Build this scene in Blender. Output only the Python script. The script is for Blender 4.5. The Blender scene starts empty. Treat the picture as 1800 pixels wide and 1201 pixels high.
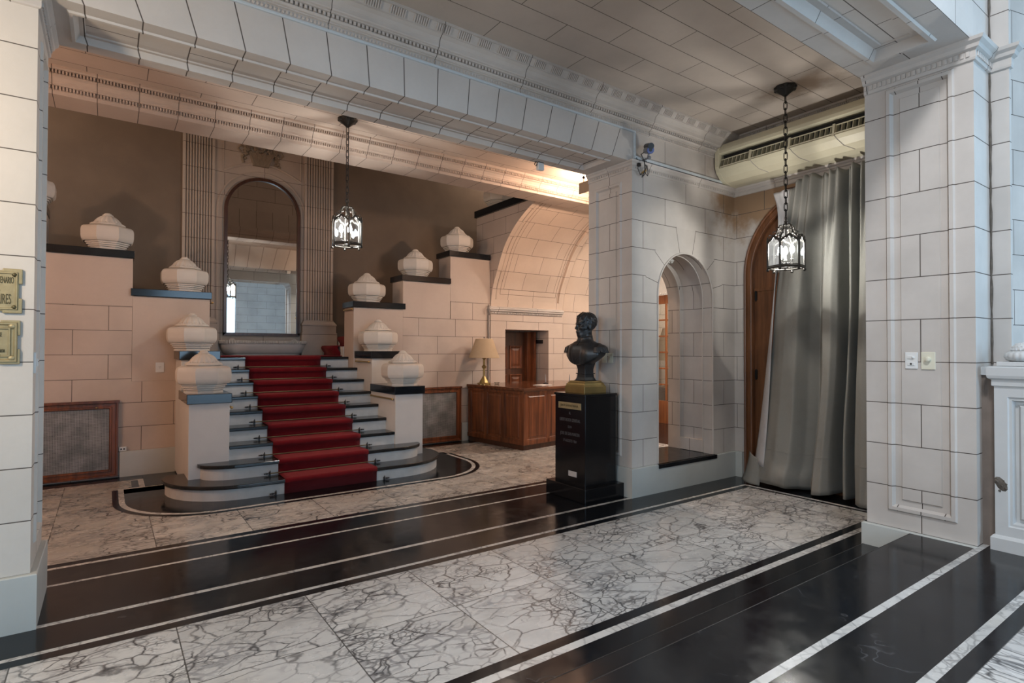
import bpy, bmesh, math, random
import numpy as np
from mathutils import Vector, Matrix

random.seed(7)
SC = bpy.context.scene
COL = SC.collection
PI = math.pi

# ------------------------------------------------------------------ camera
def make_camera():
    y, p, r = (math.radians(a) for a in (35.57, 0.81, 0.167))
    Rz = np.array([[math.cos(y), -math.sin(y), 0], [0, 0, -1], [math.sin(y), math.cos(y), 0]])
    c, s = math.cos(p), math.sin(p)
    Rp = np.array([[1, 0, 0], [0, c, s], [0, -s, c]])
    c, s = math.cos(r), math.sin(r)
    Rr = np.array([[c, -s, 0], [s, c, 0], [0, 0, 1]])
    M = Rr @ Rp @ Rz
    cam = bpy.data.cameras.new('camera')
    o = bpy.data.objects.new('camera', cam)
    COL.objects.link(o)
    cam.sensor_width = 36.0
    cam.lens = 993.0 / 1800.0 * 36.0
    cam.clip_start = 0.05
    right, down, fwd = M[0], M[1], M[2]
    mat = Matrix(((right[0], -down[0], -fwd[0], 0.0),
                  (right[1], -down[1], -fwd[1], 0.0),
                  (right[2], -down[2], -fwd[2], 1.70),
                  (0, 0, 0, 1)))
    o.matrix_world = mat
    SC.camera = o
make_camera()

# ------------------------------------------------------------------ world, exposure, lights
w = bpy.data.worlds.new('world')
SC.world = w
w.use_nodes = True
w.node_tree.nodes['Background'].inputs[0].default_value = (0.62, 0.78, 1.0, 1)
w.node_tree.nodes['Background'].inputs[1].default_value = 0.6
SC.view_settings.view_transform = 'Standard'
SC.view_settings.look = 'None'
SC.view_settings.gamma = 1.0
SC.view_settings.exposure = 0.0
SC.view_settings.use_curve_mapping = False
SC.cycles.use_denoising = True
SC.cycles.max_bounces = 8
SC.cycles.diffuse_bounces = 5
SC.cycles.glossy_bounces = 4
SC.cycles.transmission_bounces = 6
SC.cycles.transparent_max_bounces = 12
SC.cycles.sample_clamp_indirect = 4.0
SC.cycles.caustics_reflective = False
SC.cycles.caustics_refractive = False

def area(name, loc, target, sx, sy, power, col):
    l = bpy.data.lights.new(name, 'AREA')
    l.shape = 'RECTANGLE'; l.size = sx; l.size_y = sy
    l.energy = power; l.color = col
    o = bpy.data.objects.new(name, l)
    COL.objects.link(o)
    o.location = loc
    d = Vector(target) - Vector(loc)
    o.rotation_euler = d.to_track_quat('-Z', 'Y').to_euler()
    return o

def point(name, loc, power, col, r=0.03):
    l = bpy.data.lights.new(name, 'POINT')
    l.energy = power; l.color = col; l.shadow_soft_size = r
    o = bpy.data.objects.new(name, l)
    COL.objects.link(o); o.location = loc
    return o

DAY = (0.66, 0.84, 1.0)
WARM = (1.0, 0.66, 0.46)
# daylight through the glazed entrance behind the viewer and two added, unseen side windows
area('window_daylight', (3.05, -5.80, 2.35), (3.05, 4.0, 2.0), 3.0, 3.8, 125, DAY)
area('window_daylight', (7.95, -2.6, 3.2), (5.0, 1.6, 2.6), 2.2, 3.8, 190, (0.46, 0.74, 1.0))  # blue side light, goes with the added right-hand window
area('window_daylight', (-6.80, -1.6, 3.2), (2.0, 0.6, 1.8), 2.6, 4.0, 190, (0.86, 0.93, 1.0))  # side light of the added left-hand window
# daylight from the skylight of the high foyer
area('skylight_daylight', (1.6, -0.35, 6.35), (2.6, 0.9, 0.0), 0.9, 0.7, 230, (0.96, 0.97, 1.0))
# warm lamps of the stair hall, one at each end of the ceiling
point('hall_lamp_light', (6.15, 6.45, 4.18), 230, WARM, 0.05)
point('hall_lamp_light', (-2.9, 6.3, 3.7), 145, WARM, 0.08)
# unseen warm light added where the corridor's next lantern would hang
point('corridor_lamp_light', (-1.5, 3.2, 2.9), 120, (1.0, 0.80, 0.58), 0.12)
# light in the passage and in the stairwell
area('passage_light', (9.6, 5.9, 4.62), (9.6, 6.3, 0), 0.8, 0.7, 230, (1.0, 0.86, 0.74))
area('passage_light', (11.6, 6.9, 4.6), (11.6, 7.4, 0), 0.8, 0.6, 120, (1.0, 0.88, 0.76))
point('stairwell_light', (-2.6, 10.1, 5.6), 110, (1.0, 0.78, 0.62), 0.15)
point('stairwell_light', (7.2, 10.1, 6.2), 75, (1.0, 0.78, 0.62), 0.15)

# ------------------------------------------------------------------ material helpers
class NT:
    def __init__(s, name):
        s.m = bpy.data.materials.new(name)
        s.m.use_nodes = True
        s.t = s.m.node_tree
        s.bsdf = s.t.nodes['Principled BSDF']
    def n(s, typ, **kw):
        nd = s.t.nodes.new(typ)
        for k, v in kw.items():
            setattr(nd, k, v)
        return nd
    def l(s, a, b):
        s.t.links.new(a, b)
    def val(s, sock, v):
        if hasattr(v, 'is_output'):
            s.l(v, sock)
        else:
            sock.default_value = v
    def math(s, op, a, b=None, c=None, clamp=False):
        nd = s.n('ShaderNodeMath', operation=op, use_clamp=clamp)
        s.val(nd.inputs[0], a)
        if b is not None: s.val(nd.inputs[1], b)
        if c is not None: s.val(nd.inputs[2], c)
        return nd.outputs[0]
    def vmath(s, op, a, b=None):
        nd = s.n('ShaderNodeVectorMath', operation=op)
        s.val(nd.inputs[0], a)
        if b is not None: s.val(nd.inputs[1], b)
        return nd.outputs[0]
    def mix(s, fac, a, b, mode='MIX'):
        nd = s.n('ShaderNodeMix', data_type='RGBA', blend_type=mode)
        s.val(nd.inputs[0], fac)
        s.val(nd.inputs[6], a if hasattr(a, 'is_output') else (*a, 1))
        s.val(nd.inputs[7], b if hasattr(b, 'is_output') else (*b, 1))
        return nd.outputs[2]
    def fmix(s, fac, a, b):
        nd = s.n('ShaderNodeMix', data_type='FLOAT')
        s.val(nd.inputs[0], fac); s.val(nd.inputs[2], a); s.val(nd.inputs[3], b)
        return nd.outputs[0]
    def noise(s, vec, scale, detail=4, rough=0.55, out=0):
        nd = s.n('ShaderNodeTexNoise')
        nd.inputs['Scale'].default_value = scale
        nd.inputs['Detail'].default_value = detail
        nd.inputs['Roughness'].default_value = rough
        if vec is not None: s.l(vec, nd.inputs['Vector'])
        return nd.outputs[out]
    def ramp(s, fac, stops):
        nd = s.n('ShaderNodeMapRange', interpolation_type='SMOOTHSTEP')
        s.val(nd.inputs[0], fac)
        nd.inputs[1].default_value = stops[0]; nd.inputs[2].default_value = stops[1]
        nd.inputs[3].default_value = stops[2]; nd.inputs[4].default_value = stops[3]
        return nd.outputs[0]
    def pos(s):
        return s.n('ShaderNodeNewGeometry').outputs['Position']
    def obj(s):
        return s.n('ShaderNodeTexCoord').outputs['Object']
    def bump(s, h, strength=0.3, dist=0.01):
        nd = s.n('ShaderNodeBump')
        nd.inputs['Strength'].default_value = strength
        nd.inputs['Distance'].default_value = dist
        s.l(h, nd.inputs['Height'])
        s.l(nd.outputs[0], s.bsdf.inputs['Normal'])
    def set(s, **kw):
        for k, v in kw.items():
            s.val(s.bsdf.inputs[k.replace('_', ' ')], v)

def plain(name, col, rough=0.6, metal=0.0, var=0.06, scale=6.0, bump=0.0, bscale=60.0, spec=0.5):
    t = NT(name)
    p = t.obj()
    nz = t.noise(p, scale, 5)
    c = t.mix(nz, tuple(max(0, x * (1 - 2 * var)) for x in col), tuple(min(1, x * (1 + 2 * var)) for x in col))
    t.l(c, t.bsdf.inputs['Base Color'])
    t.set(Roughness=rough, Metallic=metal)
    t.bsdf.inputs['Specular IOR Level'].default_value = spec
    if bump:
        t.bump(t.noise(p, bscale, 4), bump, 0.004)
    return t.m

MORTAR = (0.085, 0.070, 0.060)
def stone_finish(t, base, mort, brickcol, p, dirt=0.5, stain=None):
    big = t.noise(p, 1.3, 4)
    fine = t.noise(p, 26, 5, 0.65)
    streak = t.n('ShaderNodeMapping'); streak.inputs['Scale'].default_value = (9, 9, 0.8)
    t.l(p, streak.inputs[0])
    st = t.noise(streak.outputs[0], 1.0, 4)
    dark = tuple(x * (1 - 0.28 * dirt) for x in base)
    c = t.mix(t.ramp(big, (0.3, 0.75, 1, 0)), dark, base)
    c = t.mix(t.ramp(st, (0.55, 0.9, 0, 0.30 * dirt)), c, tuple(x * 0.72 for x in base))
    c = t.mix(t.ramp(fine, (0.3, 0.8, 0.0, 0.18)), c, tuple(x * 0.8 for x in base))
    if brickcol is not None:
        c = t.mix(t.math('MULTIPLY', brickcol, 0.16), c, tuple(x * 0.62 for x in base))
    if stain is not None:
        c = stain(t, c, p)
    if mort is not None:
        c = t.mix(mort, c, MORTAR)
    t.l(c, t.bsdf.inputs['Base Color'])
    t.set(Roughness=0.78)
    t.bsdf.inputs['Specular IOR Level'].default_value = 0.25
    h = t.noise(p, 90, 3)
    if mort is not None:
        h = t.math('SUBTRACT', t.math('MULTIPLY', h, 0.25), t.math('MULTIPLY', mort, 1.0))
    t.bump(h, 0.25, 0.006)

def ashlar(name, base, ux=0.0, uy=0.0, uw=0.80, h=0.3205, z0=0.333, topu=(0, 0, 1.0, 0.303), uv=False, mw=0.0058, dirt=0.5, stain=None, arch=None, ztop=None):
    """stone courses laid by world position: faces across X, faces across Y, and horizontal faces"""
    t = NT(name)
    p = t.pos()
    sep = t.n('ShaderNodeSeparateXYZ'); t.l(p, sep.inputs[0])
    X, Y, Z = sep.outputs
    if uv:
        q = t.n('ShaderNodeTexCoord').outputs['UV']
        s2 = t.n('ShaderNodeSeparateXYZ'); t.l(q, s2.inputs[0])
        u, v = t.math('SUBTRACT', s2.outputs[0], ux), s2.outputs[1]
        bw = uw; bh = h
    else:
        g = t.n('ShaderNodeNewGeometry')
        sn = t.n('ShaderNodeSeparateXYZ'); t.l(g.outputs['True Normal'], sn.inputs[0])
        isx = t.math('GREATER_THAN', t.math('ABSOLUTE', sn.outputs[0]), 0.6)
        isz = t.math('GREATER_THAN', t.math('ABSOLUTE', sn.outputs[2]), 0.75)
        u = t.fmix(isx, t.math('SUBTRACT', X, ux), t.math('SUBTRACT', Y, uy))
        v = t.math('SUBTRACT', t.math('MINIMUM', Z, ztop) if ztop else Z, z0)
        u = t.math('DIVIDE', u, uw); v = t.math('DIVIDE', v, h)
        hu = t.math('DIVIDE', t.math('SUBTRACT', X, topu[0]), topu[2])
        hv = t.math('DIVIDE', t.math('SUBTRACT', Y, topu[1]), topu[3])
        u = t.fmix(isz, u, hu); v = t.fmix(isz, v, hv)
        bw = bh = 1.0
    # whole courses added so that row numbers stay positive
    U = t.math('ADD', u, 40.0 * bw)
    W = t.math('ADD', v, 40.0 * bh)
    row = t.math('FLOOR', t.math('DIVIDE', W, bh))
    odd = t.math('MODULO', row, 2.0)
    uu = t.math('ADD', t.math('DIVIDE', U, bw), t.math('MULTIPLY', odd, 0.5))
    fu = t.math('FRACT', uu)
    fv = t.math('FRACT', t.math('DIVIDE', W, bh))
    eu = t.math('MINIMUM', fu, t.math('SUBTRACT', 1.0, fu))
    ev = t.math('MINIMUM', fv, t.math('SUBTRACT', 1.0, fv))
    if uv:
        du, dv = t.math('MULTIPLY', eu, uw), t.math('MULTIPLY', ev, h)
    else:
        du = t.math('MULTIPLY', eu, t.fmix(isz, uw, topu[2]))
        dv = t.math('MULTIPLY', ev, t.fmix(isz, h, topu[3]))
    d = t.math('MINIMUM', du, dv)
    mort = t.ramp(d, (mw * 0.35, mw * 0.75, 1, 0))
    if arch:
        # wedge stones round the arch head
        ax, az, ar = arch
        dx = t.math('SUBTRACT', X, ax); dz = t.math('SUBTRACT', Z, az)
        rho = t.math('SQRT', t.math('ADD', t.math('MULTIPLY', dx, dx), t.math('MULTIPLY', dz, dz)))
        th = t.math('ARCTAN2', dz, dx)
        near = t.math('MULTIPLY', t.math('LESS_THAN', rho, ar + 0.24), t.math('GREATER_THAN', dz, -0.02))
        near = t.math('MULTIPLY', near, t.math('SUBTRACT', 1.0, isx))
        rad = None
        for a_, rm in ((14.5, .24), (41, .24), (77, .34), (103, .34), (139, .24), (165.5, .24)):
            q = t.ramp(t.math('MULTIPLY', rho, t.math('ABSOLUTE', t.math('SUBTRACT', th, math.radians(a_)))), (mw * 0.35, mw * 0.75, 1, 0))
            q = t.math('MULTIPLY', q, t.math('LESS_THAN', rho, ar + rm))
            rad = q if rad is None else t.math('MAXIMUM', rad, q)
        key = t.math('MULTIPLY', t.math('LESS_THAN', rho, ar + 0.36), t.math('LESS_THAN', t.math('ABSOLUTE', t.math('SUBTRACT', th, PI / 2)), 0.22))
        near = t.math('MAXIMUM', near, t.math('MULTIPLY', key, t.math('SUBTRACT', 1.0, isx)))
        mort = t.math('MULTIPLY', mort, t.math('SUBTRACT', 1.0, near))
        mort = t.math('MAXIMUM', mort, t.math('MULTIPLY', rad, t.math('SUBTRACT', 1.0, isx)))
    wn = t.n('ShaderNodeTexWhiteNoise', noise_dimensions='2D')
    cid = t.n('ShaderNodeCombineXYZ')
    t.l(t.math('FLOOR', uu), cid.inputs[0]); t.l(row, cid.inputs[1])
    t.l(cid.outputs[0], wn.inputs['Vector'])
    stone_finish(t, base, mort, wn.outputs['Value'], p, dirt, stain)
    return t.m

def voussoir(name, base, cx=2.24, pitch=0.3162, k=0.165):
    t = NT(name)
    p = t.pos()
    sep = t.n('ShaderNodeSeparateXYZ'); t.l(p, sep.inputs[0])
    X, Y, Z = sep.outputs
    den = t.math('ADD', 1.0, t.math('MULTIPLY', t.math('SUBTRACT', Z, 3.89), k))
    u = t.math('DIVIDE', t.math('SUBTRACT', X, cx), den)
    u = t.math('DIVIDE', t.math('ADD', u, 2.07 + 40 * pitch), pitch)
    f = t.math('FRACT', u)
    e = t.math('MULTIPLY', t.math('MINIMUM', f, t.math('SUBTRACT', 1.0, f)), pitch)
    m1 = t.ramp(e, (0.0022, 0.0058, 1, 0))
    g = t.n('ShaderNodeNewGeometry')
    sn = t.n('ShaderNodeSeparateXYZ'); t.l(g.outputs['True Normal'], sn.inputs[0])
    isz = t.math('GREATER_THAN', t.math('ABSOLUTE', sn.outputs[2]), 0.75)
    par = t.math('MODULO', t.math('FLOOR', u), 2.0)
    m2 = t.ramp(t.math('ABSOLUTE', t.math('SUBTRACT', Y, 4.86)), (0.002, 0.005, 1, 0))
    m2 = t.math('MULTIPLY', m2, t.math('MULTIPLY', isz, par))
    stone_finish(t, base, t.math('MAXIMUM', m1, m2), None, p, 0.5)
    return t.m

def marble(name, u0=0.357, v0=3.28, du=0.766, dv=0.73, seed=0.0, base=(0.60, 0.59, 0.575), tiles=True, stretch=(1, 1, 1), amount=1.0):
    t = NT(name)
    p = t.pos()
    sep = t.n('ShaderNodeSeparateXYZ'); t.l(p, sep.inputs[0])
    u = t.math('DIVIDE', t.math('SUBTRACT', sep.outputs[0], u0 - 40 * du), du)
    v = t.math('DIVIDE', t.math('SUBTRACT', sep.outputs[1], v0 - 40 * dv), dv)
    cid = t.n('ShaderNodeCombineXYZ')
    t.l(t.math('FLOOR', u), cid.inputs[0]); t.l(t.math('FLOOR', v), cid.inputs[1]); cid.inputs[2].default_value = seed
    wn = t.n('ShaderNodeTexWhiteNoise', noise_dimensions='3D'); t.l(cid.outputs[0], wn.inputs['Vector'])
    off = t.n('ShaderNodeVectorMath', operation='SCALE'); t.l(wn.outputs['Color'], off.inputs[0]); off.inputs['Scale'].default_value = 17.0
    q = t.vmath('ADD', t.vmath('MULTIPLY', p, stretch), off.outputs[0])
    wv = t.noise(q, 2.6, 3, 0.5, 1)
    ws = t.n('ShaderNodeVectorMath', operation='SCALE'); t.l(t.vmath('SUBTRACT', wv, (0.5, 0.5, 0.5)), ws.inputs[0]); ws.inputs['Scale'].default_value = 0.22
    jit = t.n('ShaderNodeVectorMath', operation='SCALE'); t.l(t.vmath('SUBTRACT', t.noise(q, 30, 2, 0.5, 1), (0.5, 0.5, 0.5)), jit.inputs[0]); jit.inputs['Scale'].default_value = 0.018
    qq = t.vmath('ADD', t.vmath('ADD', q, ws.outputs[0]), jit.outputs[0])
    def edge(scale, a, b, rnd=1.0):
        vo = t.n('ShaderNodeTexVoronoi', feature='DISTANCE_TO_EDGE')
        vo.inputs['Scale'].default_value = scale
        vo.inputs['Randomness'].default_value = rnd
        t.l(qq, vo.inputs['Vector'])
        return t.ramp(vo.outputs['Distance'], (a, b, 1, 0))
    blot = t.noise(q, 1.9, 4, 0.6)
    blot2 = t.noise(t.vmath('ADD', q, (9.1, 3.3, 0)), 2.4, 4, 0.6)
    v1 = t.math('MULTIPLY', edge(4.6, 0.0, 0.046), t.ramp(blot, (0.34, 0.60, 0.28, 1.0)))
    v2 = t.math('MULTIPLY', edge(10.0, 0.0, 0.08), t.ramp(blot2, (0.46, 0.60, 0.0, 0.95)))
    v3 = t.math('MULTIPLY', edge(23.0, 0.0, 0.15), t.ramp(blot, (0.52, 0.66, 0.0, 0.8)))
    vein = t.math('MULTIPLY', t.math('MAXIMUM', t.math('MAXIMUM', v1, v2), v3), 0.97 * amount)
    # grey matrix holding white pebbles
    mtx = t.math('MULTIPLY', edge(12.5, 0.07, 0.15), t.ramp(t.noise(t.vmath('ADD', q, (4.7, 1.9, 0)), 2.0, 4, 0.6), (0.50, 0.64, 0.0, 0.85)))
    cloud = t.ramp(t.noise(q, 3.4, 5, 0.62), (0.42, 0.78, 0.0, 0.55))
    warm = t.ramp(t.noise(t.vmath('ADD', q, (2.2, 7.7, 0)), 1.6, 3), (0.5, 0.75, 0.0, 0.4))
    c = t.mix(cloud, base, tuple(x * 0.56 for x in base))
    c = t.mix(warm, c, (base[0] * .80, base[1] * .75, base[2] * .66))
    c = t.mix(t.math('MULTIPLY', mtx, amount), c, (0.25, 0.25, 0.255))
    if tiles:
        c = t.mix(t.math('MULTIPLY', wn.outputs['Value'], 0.30), c, tuple(x * 0.45 for x in base))
    c = t.mix(vein, c, (0.045, 0.045, 0.048))
    if tiles:
        fu, fv = t.math('FRACT', u), t.math('FRACT', v)
        eu = t.math('MULTIPLY', t.math('MINIMUM', fu, t.math('SUBTRACT', 1.0, fu)), du)
        ev = t.math('MULTIPLY', t.math('MINIMUM', fv, t.math('SUBTRACT', 1.0, fv)), dv)
        joint = t.ramp(t.math('MINIMUM', eu, ev), (0.0020, 0.0050, 0.92, 0))
        c = t.mix(joint, c, (0.05, 0.048, 0.045))
    t.l(c, t.bsdf.inputs['Base Color'])
    t.l(t.ramp(t.noise(p, 5, 4), (0.3, 0.7, 0.16, 0.34)), t.bsdf.inputs['Roughness'])
    t.bsdf.inputs['Specular IOR Level'].default_value = 0.45
    return t.m

def black_marble(name, base=(0.0065, 0.0078, 0.010), rough=(0.10, 0.22)):
    t = NT(name)
    p = t.pos()
    a = t.noise(p, 2.5, 6, 0.65)
    b = t.noise(t.vmath('MULTIPLY', p, (3, 14, 3)), 1.6, 6, 0.7)
    c = t.mix(t.ramp(a, (0.45, 0.8, 0, 0.5)), base, tuple(x * 2.4 for x in base))
    c = t.mix(t.ramp(b, (0.60, 0.85, 0, 0.30)), c, (0.10, 0.10, 0.105))
    wv = t.n('ShaderNodeVectorMath', operation='SCALE'); t.l(t.noise(p, 1.4, 4, 0.6, 1), wv.inputs[0]); wv.inputs['Scale'].default_value = 0.8
    vo = t.n('ShaderNodeTexVoronoi', feature='DISTANCE_TO_EDGE'); vo.inputs['Scale'].default_value = 0.9
    t.l(t.vmath('ADD', p, wv.outputs[0]), vo.inputs['Vector'])
    hair = t.math('MULTIPLY', t.ramp(vo.outputs['Distance'], (0.0, 0.006, 1, 0)), t.ramp(a, (0.5, 0.65, 0, 0.10)))
    c = t.mix(hair, c, (0.4, 0.4, 0.42))
    t.l(c, t.bsdf.inputs['Base Color'])
    t.l(t.ramp(t.noise(p, 6, 5, 0.7), (0.3, 0.75, rough[0], rough[1])), t.bsdf.inputs['Roughness'])
    t.bsdf.inputs['Specular IOR Level'].default_value = 0.27
    return t.m

def wood(name, dark, light, axis=2, scale=1.0, rough=0.35):
    t = NT(name)
    p = t.obj()
    sc = [16.0, 16.0, 16.0]; sc[axis] = 1.1
    q = t.vmath('MULTIPLY', p, tuple(s * scale for s in sc))
    a = t.noise(q, 1.0, 6, 0.65)
    b = t.noise(p, 2.2, 3)
    c = t.mix(t.ramp(a, (0.32, 0.72, 0, 1)), dark, light)
    c = t.mix(t.ramp(b, (0.45, 0.8, 0, 0.5)), c, tuple(x * 0.6 for x in dark))
    t.l(c, t.bsdf.inputs['Base Color'])
    t.set(Roughness=rough)
    t.bump(a, 0.12, 0.003)
    return t.m

def emit(name, col, strength):
    t = NT(name)
    t.bsdf.inputs['Base Color'].default_value = (0, 0, 0, 1)
    t.bsdf.inputs['Emission Color'].default_value = (*col, 1)
    t.bsdf.inputs['Emission Strength'].default_value = strength
    return t.m

def glass(name, tint=(0.9, 0.95, 0.95), alpha=0.82, rough=0.03, glow=0.0):
    t = NT(name)
    tr = t.n('ShaderNodeBsdfTransparent'); tr.inputs[0].default_value = (*tint, 1)
    gl = t.n('ShaderNodeBsdfGlossy'); gl.inputs[0].default_value = (0.9, 0.95, 1, 1); gl.inputs['Roughness'].default_value = rough
    mx = t.n('ShaderNodeMixShader')
    fr = t.n('ShaderNodeFresnel'); fr.inputs[0].default_value = 1.45
    t.l(t.math('ADD', t.math('MULTIPLY', fr.outputs[0], 0.8), 1.0 - alpha - 0.1, clamp=True), mx.inputs[0])
    t.l(tr.outputs[0], mx.inputs[1]); t.l(gl.outputs[0], mx.inputs[2])
    out = t.t.nodes['Material Output']
    if glow:
        tl = t.n('ShaderNodeBsdfTranslucent'); tl.inputs[0].default_value = (0.9, 0.93, 0.95, 1)
        m2 = t.n('ShaderNodeMixShader'); t.l(t.ramp(t.noise(t.obj(), 40, 3), (0.3, 0.7, glow * .6, glow * 1.4)), m2.inputs[0])
        t.l(mx.outputs[0], m2.inputs[1]); t.l(tl.outputs[0], m2.inputs[2]); t.l(m2.outputs[0], out.inputs[0])
    else:
        t.l(mx.outputs[0], out.inputs[0])
    return t.m

# damp brown stains on the stone below the curtain-wall trim
def damp(t, c, p):
    sep = t.n('ShaderNodeSeparateXYZ'); t.l(p, sep.inputs[0])
    nz = t.noise(p, 3.0, 5, 0.6)
    zz = t.math('ADD', sep.outputs[2], t.math('MULTIPLY', nz, 1.2))
    xx = t.math('ADD', sep.outputs[0], t.math('MULTIPLY', nz, 1.1))
    m = t.math('MULTIPLY', t.ramp(zz, (3.7, 4.15, 0, 1)), t.ramp(xx, (6.75, 7.35, 0, 1)))
    m = t.math('MULTIPLY', m, t.ramp(sep.outputs[2], (3.98, 4.25, 1, 0.5)))
    return t.mix(t.math('MULTIPLY', m, 0.85), c, (0.26, 0.145, 0.062))

STONE = (0.60, 0.555, 0.515)
PINK = (0.60, 0.50, 0.43)
M = {}
M['pillar'] = ashlar('stone_pillar', STONE, 5.11, 1.662, 0.80, dirt=0.8)
M['pier_right'] = ashlar('stone_right_pier', STONE, 7.15, 1.662, 0.90, dirt=0.8)
M['pillar_left'] = ashlar('stone_pillar_left', (0.66, 0.61, 0.55), -1.0, 4.86, 3.2)
M['niche'] = ashlar('stone_niche_wall', STONE, 5.11, 4.86, 0.795, dirt=0.8, stain=damp, arch=(5.91, 2.37, 0.54), ztop=3.95)
M['reveal'] = ashlar('stone_reveal', STONE, 5.11, 4.82, 0.66, dirt=0.9)
M['hallwall'] = ashlar('stone_hall_wall', PINK, 0.377, 9.0, 0.7467, dirt=0.8)
M['archwall'] = ashlar('stone_arch_wall', PINK, 0.377, 9.0, 0.80)
M['vault'] = ashlar('stone_vault', (0.64, 0.52, 0.43), 0.2, 0, 0.62, h=0.36, z0=0.0, uv=True)
M['stoneplain'] = ashlar('stone_plain', PINK, 30.0, 30.0, 60.0, h=60.0, z0=-20.0)
M['panelstone'] = ashlar('stone_mirror_panel', (0.55, 0.46, 0.385), 2.27, 0, 1.3, h=0.40, z0=1.57, dirt=0.7)
M['flute'] = ashlar('stone_fluted', (0.55, 0.46, 0.385), 2.27, 0, 9.0, h=0.40, z0=1.57, dirt=0.7)
M['mould'] = ashlar('stone_moulding', STONE, 5.2, 4.86, 0.95, h=60.0, z0=-20.0, topu=(5.2, 0, 0.95, 60.0), dirt=0.8)
# rusty water mark round the lantern rose
def rose_mark(t, c, p):
    d = t.vmath('MULTIPLY', t.vmath('SUBTRACT', p, (6.0, 3.12, 4.54)), (1.0, 0.62, 0.0))
    ln = t.n('ShaderNodeVectorMath', operation='LENGTH'); t.l(d, ln.inputs[0])
    r_ = t.math('ADD', ln.outputs['Value'], t.math('MULTIPLY', t.noise(p, 6.0, 5, 0.65), 0.34))
    return t.mix(t.ramp(r_, (0.22, 0.52, 0.75, 0)), c, (0.17, 0.105, 0.06))
M['ceil'] = ashlar('stone_corridor_ceiling', (0.54, 0.475, 0.42), topu=(2.737, 4.01, 1.0, 0.303), dirt=0.7, stain=rose_mark)
M['hallceil'] = ashlar('stone_hall_ceiling', PINK, topu=(2.3, 6.62, 1.0, 0.303))
M['vous'] = voussoir('stone_flat_arch', STONE)
M['vous2'] = ashlar('stone_inner_beam', PINK, 0.603, 7.4, 0.36, h=60.0, z0=-20.0, topu=(0.603, -20, 0.36, 60.0))
M['beamb'] = ashlar('stone_outer_beam', STONE, 0.2, 0, 0.8, topu=(0.2, 1.69, 0.63, 0.36))
M['stucco'] = plain('brown_stucco', (0.19, 0.145, 0.108), 0.9, 0, 0.12, 2.0, 0.5, 120)
M['base'] = plain('painted_baseboard', (0.50, 0.515, 0.49), 0.5, 0, 0.05, 4, 0.1, 40)
M['white_paint'] = plain('white_paint', (0.62, 0.62, 0.60), 0.6, 0, 0.05, 6, 0.15, 50)
M['marble'] = marble('veined_marble', base=(0.54, 0.535, 0.52), stretch=(0.8, 1.2, 1))
M['marble_hall'] = marble('veined_marble_hall', v0=4.0, dv=30.0, seed=3.0, base=(0.54, 0.515, 0.48), stretch=(0.7, 1.5, 1))
M['marble_foyer'] = marble('veined_marble_foyer', u0=0.3, v0=0.82, seed=5.0, stretch=(1.6, 0.6, 1))
M['inlay'] = marble('inlay_marble', du=1.3, dv=0.9, u0=0.1, v0=0.2, tiles=False, base=(0.55, 0.54, 0.52), amount=0.6)
M['worn'] = plain('worn_step_edge', (0.024, 0.023, 0.023), 0.5, 0, 0.3, 9)  # slightly lighter strip along the step and platform edges
M['black'] = black_marble('black_marble')
M['black_step'] = plain('black_stair_tread', (0.010, 0.012, 0.014), 0.17, 0, 0.3, 5)
M['granite'] = plain('black_granite', (0.008, 0.008, 0.009), 0.16, 0, 0.35, 160, spec=0.4)
M['coping'] = plain('black_coping', (0.007, 0.010, 0.014), 0.13, 0, 0.3, 5)
M['urn'] = plain('painted_plaster_urn', (0.62, 0.575, 0.52), 0.6, 0, 0.05, 6, 0.1, 40)
M['newel'] = plain('painted_newel', (0.60, 0.575, 0.55), 0.6, 0, 0.05, 3, 0.12, 60)
M['riser'] = plain('painted_riser', (0.58, 0.58, 0.57), 0.55, 0, 0.10, 7, 0.2, 30)
M['redwood'] = wood('reddish_wood', (0.085, 0.026, 0.010), (0.24, 0.075, 0.026), 2)
M['redwood_h'] = wood('reddish_wood_across', (0.085, 0.026, 0.010), (0.24, 0.075, 0.026), 0)
M['redwood_y'] = wood('reddish_wood_along', (0.085, 0.026, 0.010), (0.24, 0.075, 0.026), 1)
M['doorwood'] = wood('brown_door_wood', (0.10, 0.038, 0.014), (0.22, 0.085, 0.032), 2)
M['darkwood'] = wood('dark_door_wood', (0.045, 0.016, 0.008), (0.10, 0.036, 0.016), 2)
M['desktop'] = wood('polished_desk_top', (0.085, 0.03, 0.014), (0.17, 0.065, 0.03), 0, 1, 0.12)
M['orangewood'] = wood('orange_wood', (0.24, 0.085, 0.03), (0.40, 0.15, 0.055), 2)
M['bronze'] = plain('dark_bronze', (0.030, 0.031, 0.033), 0.33, 0.35, 0.25, 9, 0.25, 60)
M['brass'] = plain('dull_brass', (0.34, 0.25, 0.10), 0.38, 0.75, 0.15, 8, 0.1, 60)
M['brass_bright'] = plain('polished_brass', (0.62, 0.43, 0.17), 0.28, 0.9, 0.1, 8)
M['plaque'] = plain('cast_bronze_plaque', (0.36, 0.30, 0.17), 0.5, 0.45, 0.18, 14, 0.25, 90)
M['plaque_dark'] = plain('plaque_lettering', (0.09, 0.075, 0.035), 0.5, 0.5, 0.1)
M['iron'] = plain('wrought_iron', (0.02, 0.019, 0.018), 0.5, 0.5, 0.2, 20, 0.2, 80)
M['rod'] = plain('tarnished_rod', (0.17, 0.125, 0.065), 0.45, 0.6, 0.15)
M['chrome_iron'] = plain('worn_lantern_metal', (0.055, 0.052, 0.046), 0.42, 0.6, 0.25, 20)
M['lglass'] = glass('lantern_glass', (0.93, 0.95, 0.95), 0.90, 0.08, 0.006)
M['dglass'] = glass('door_glass', (0.85, 0.88, 0.86), 0.85)
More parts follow.
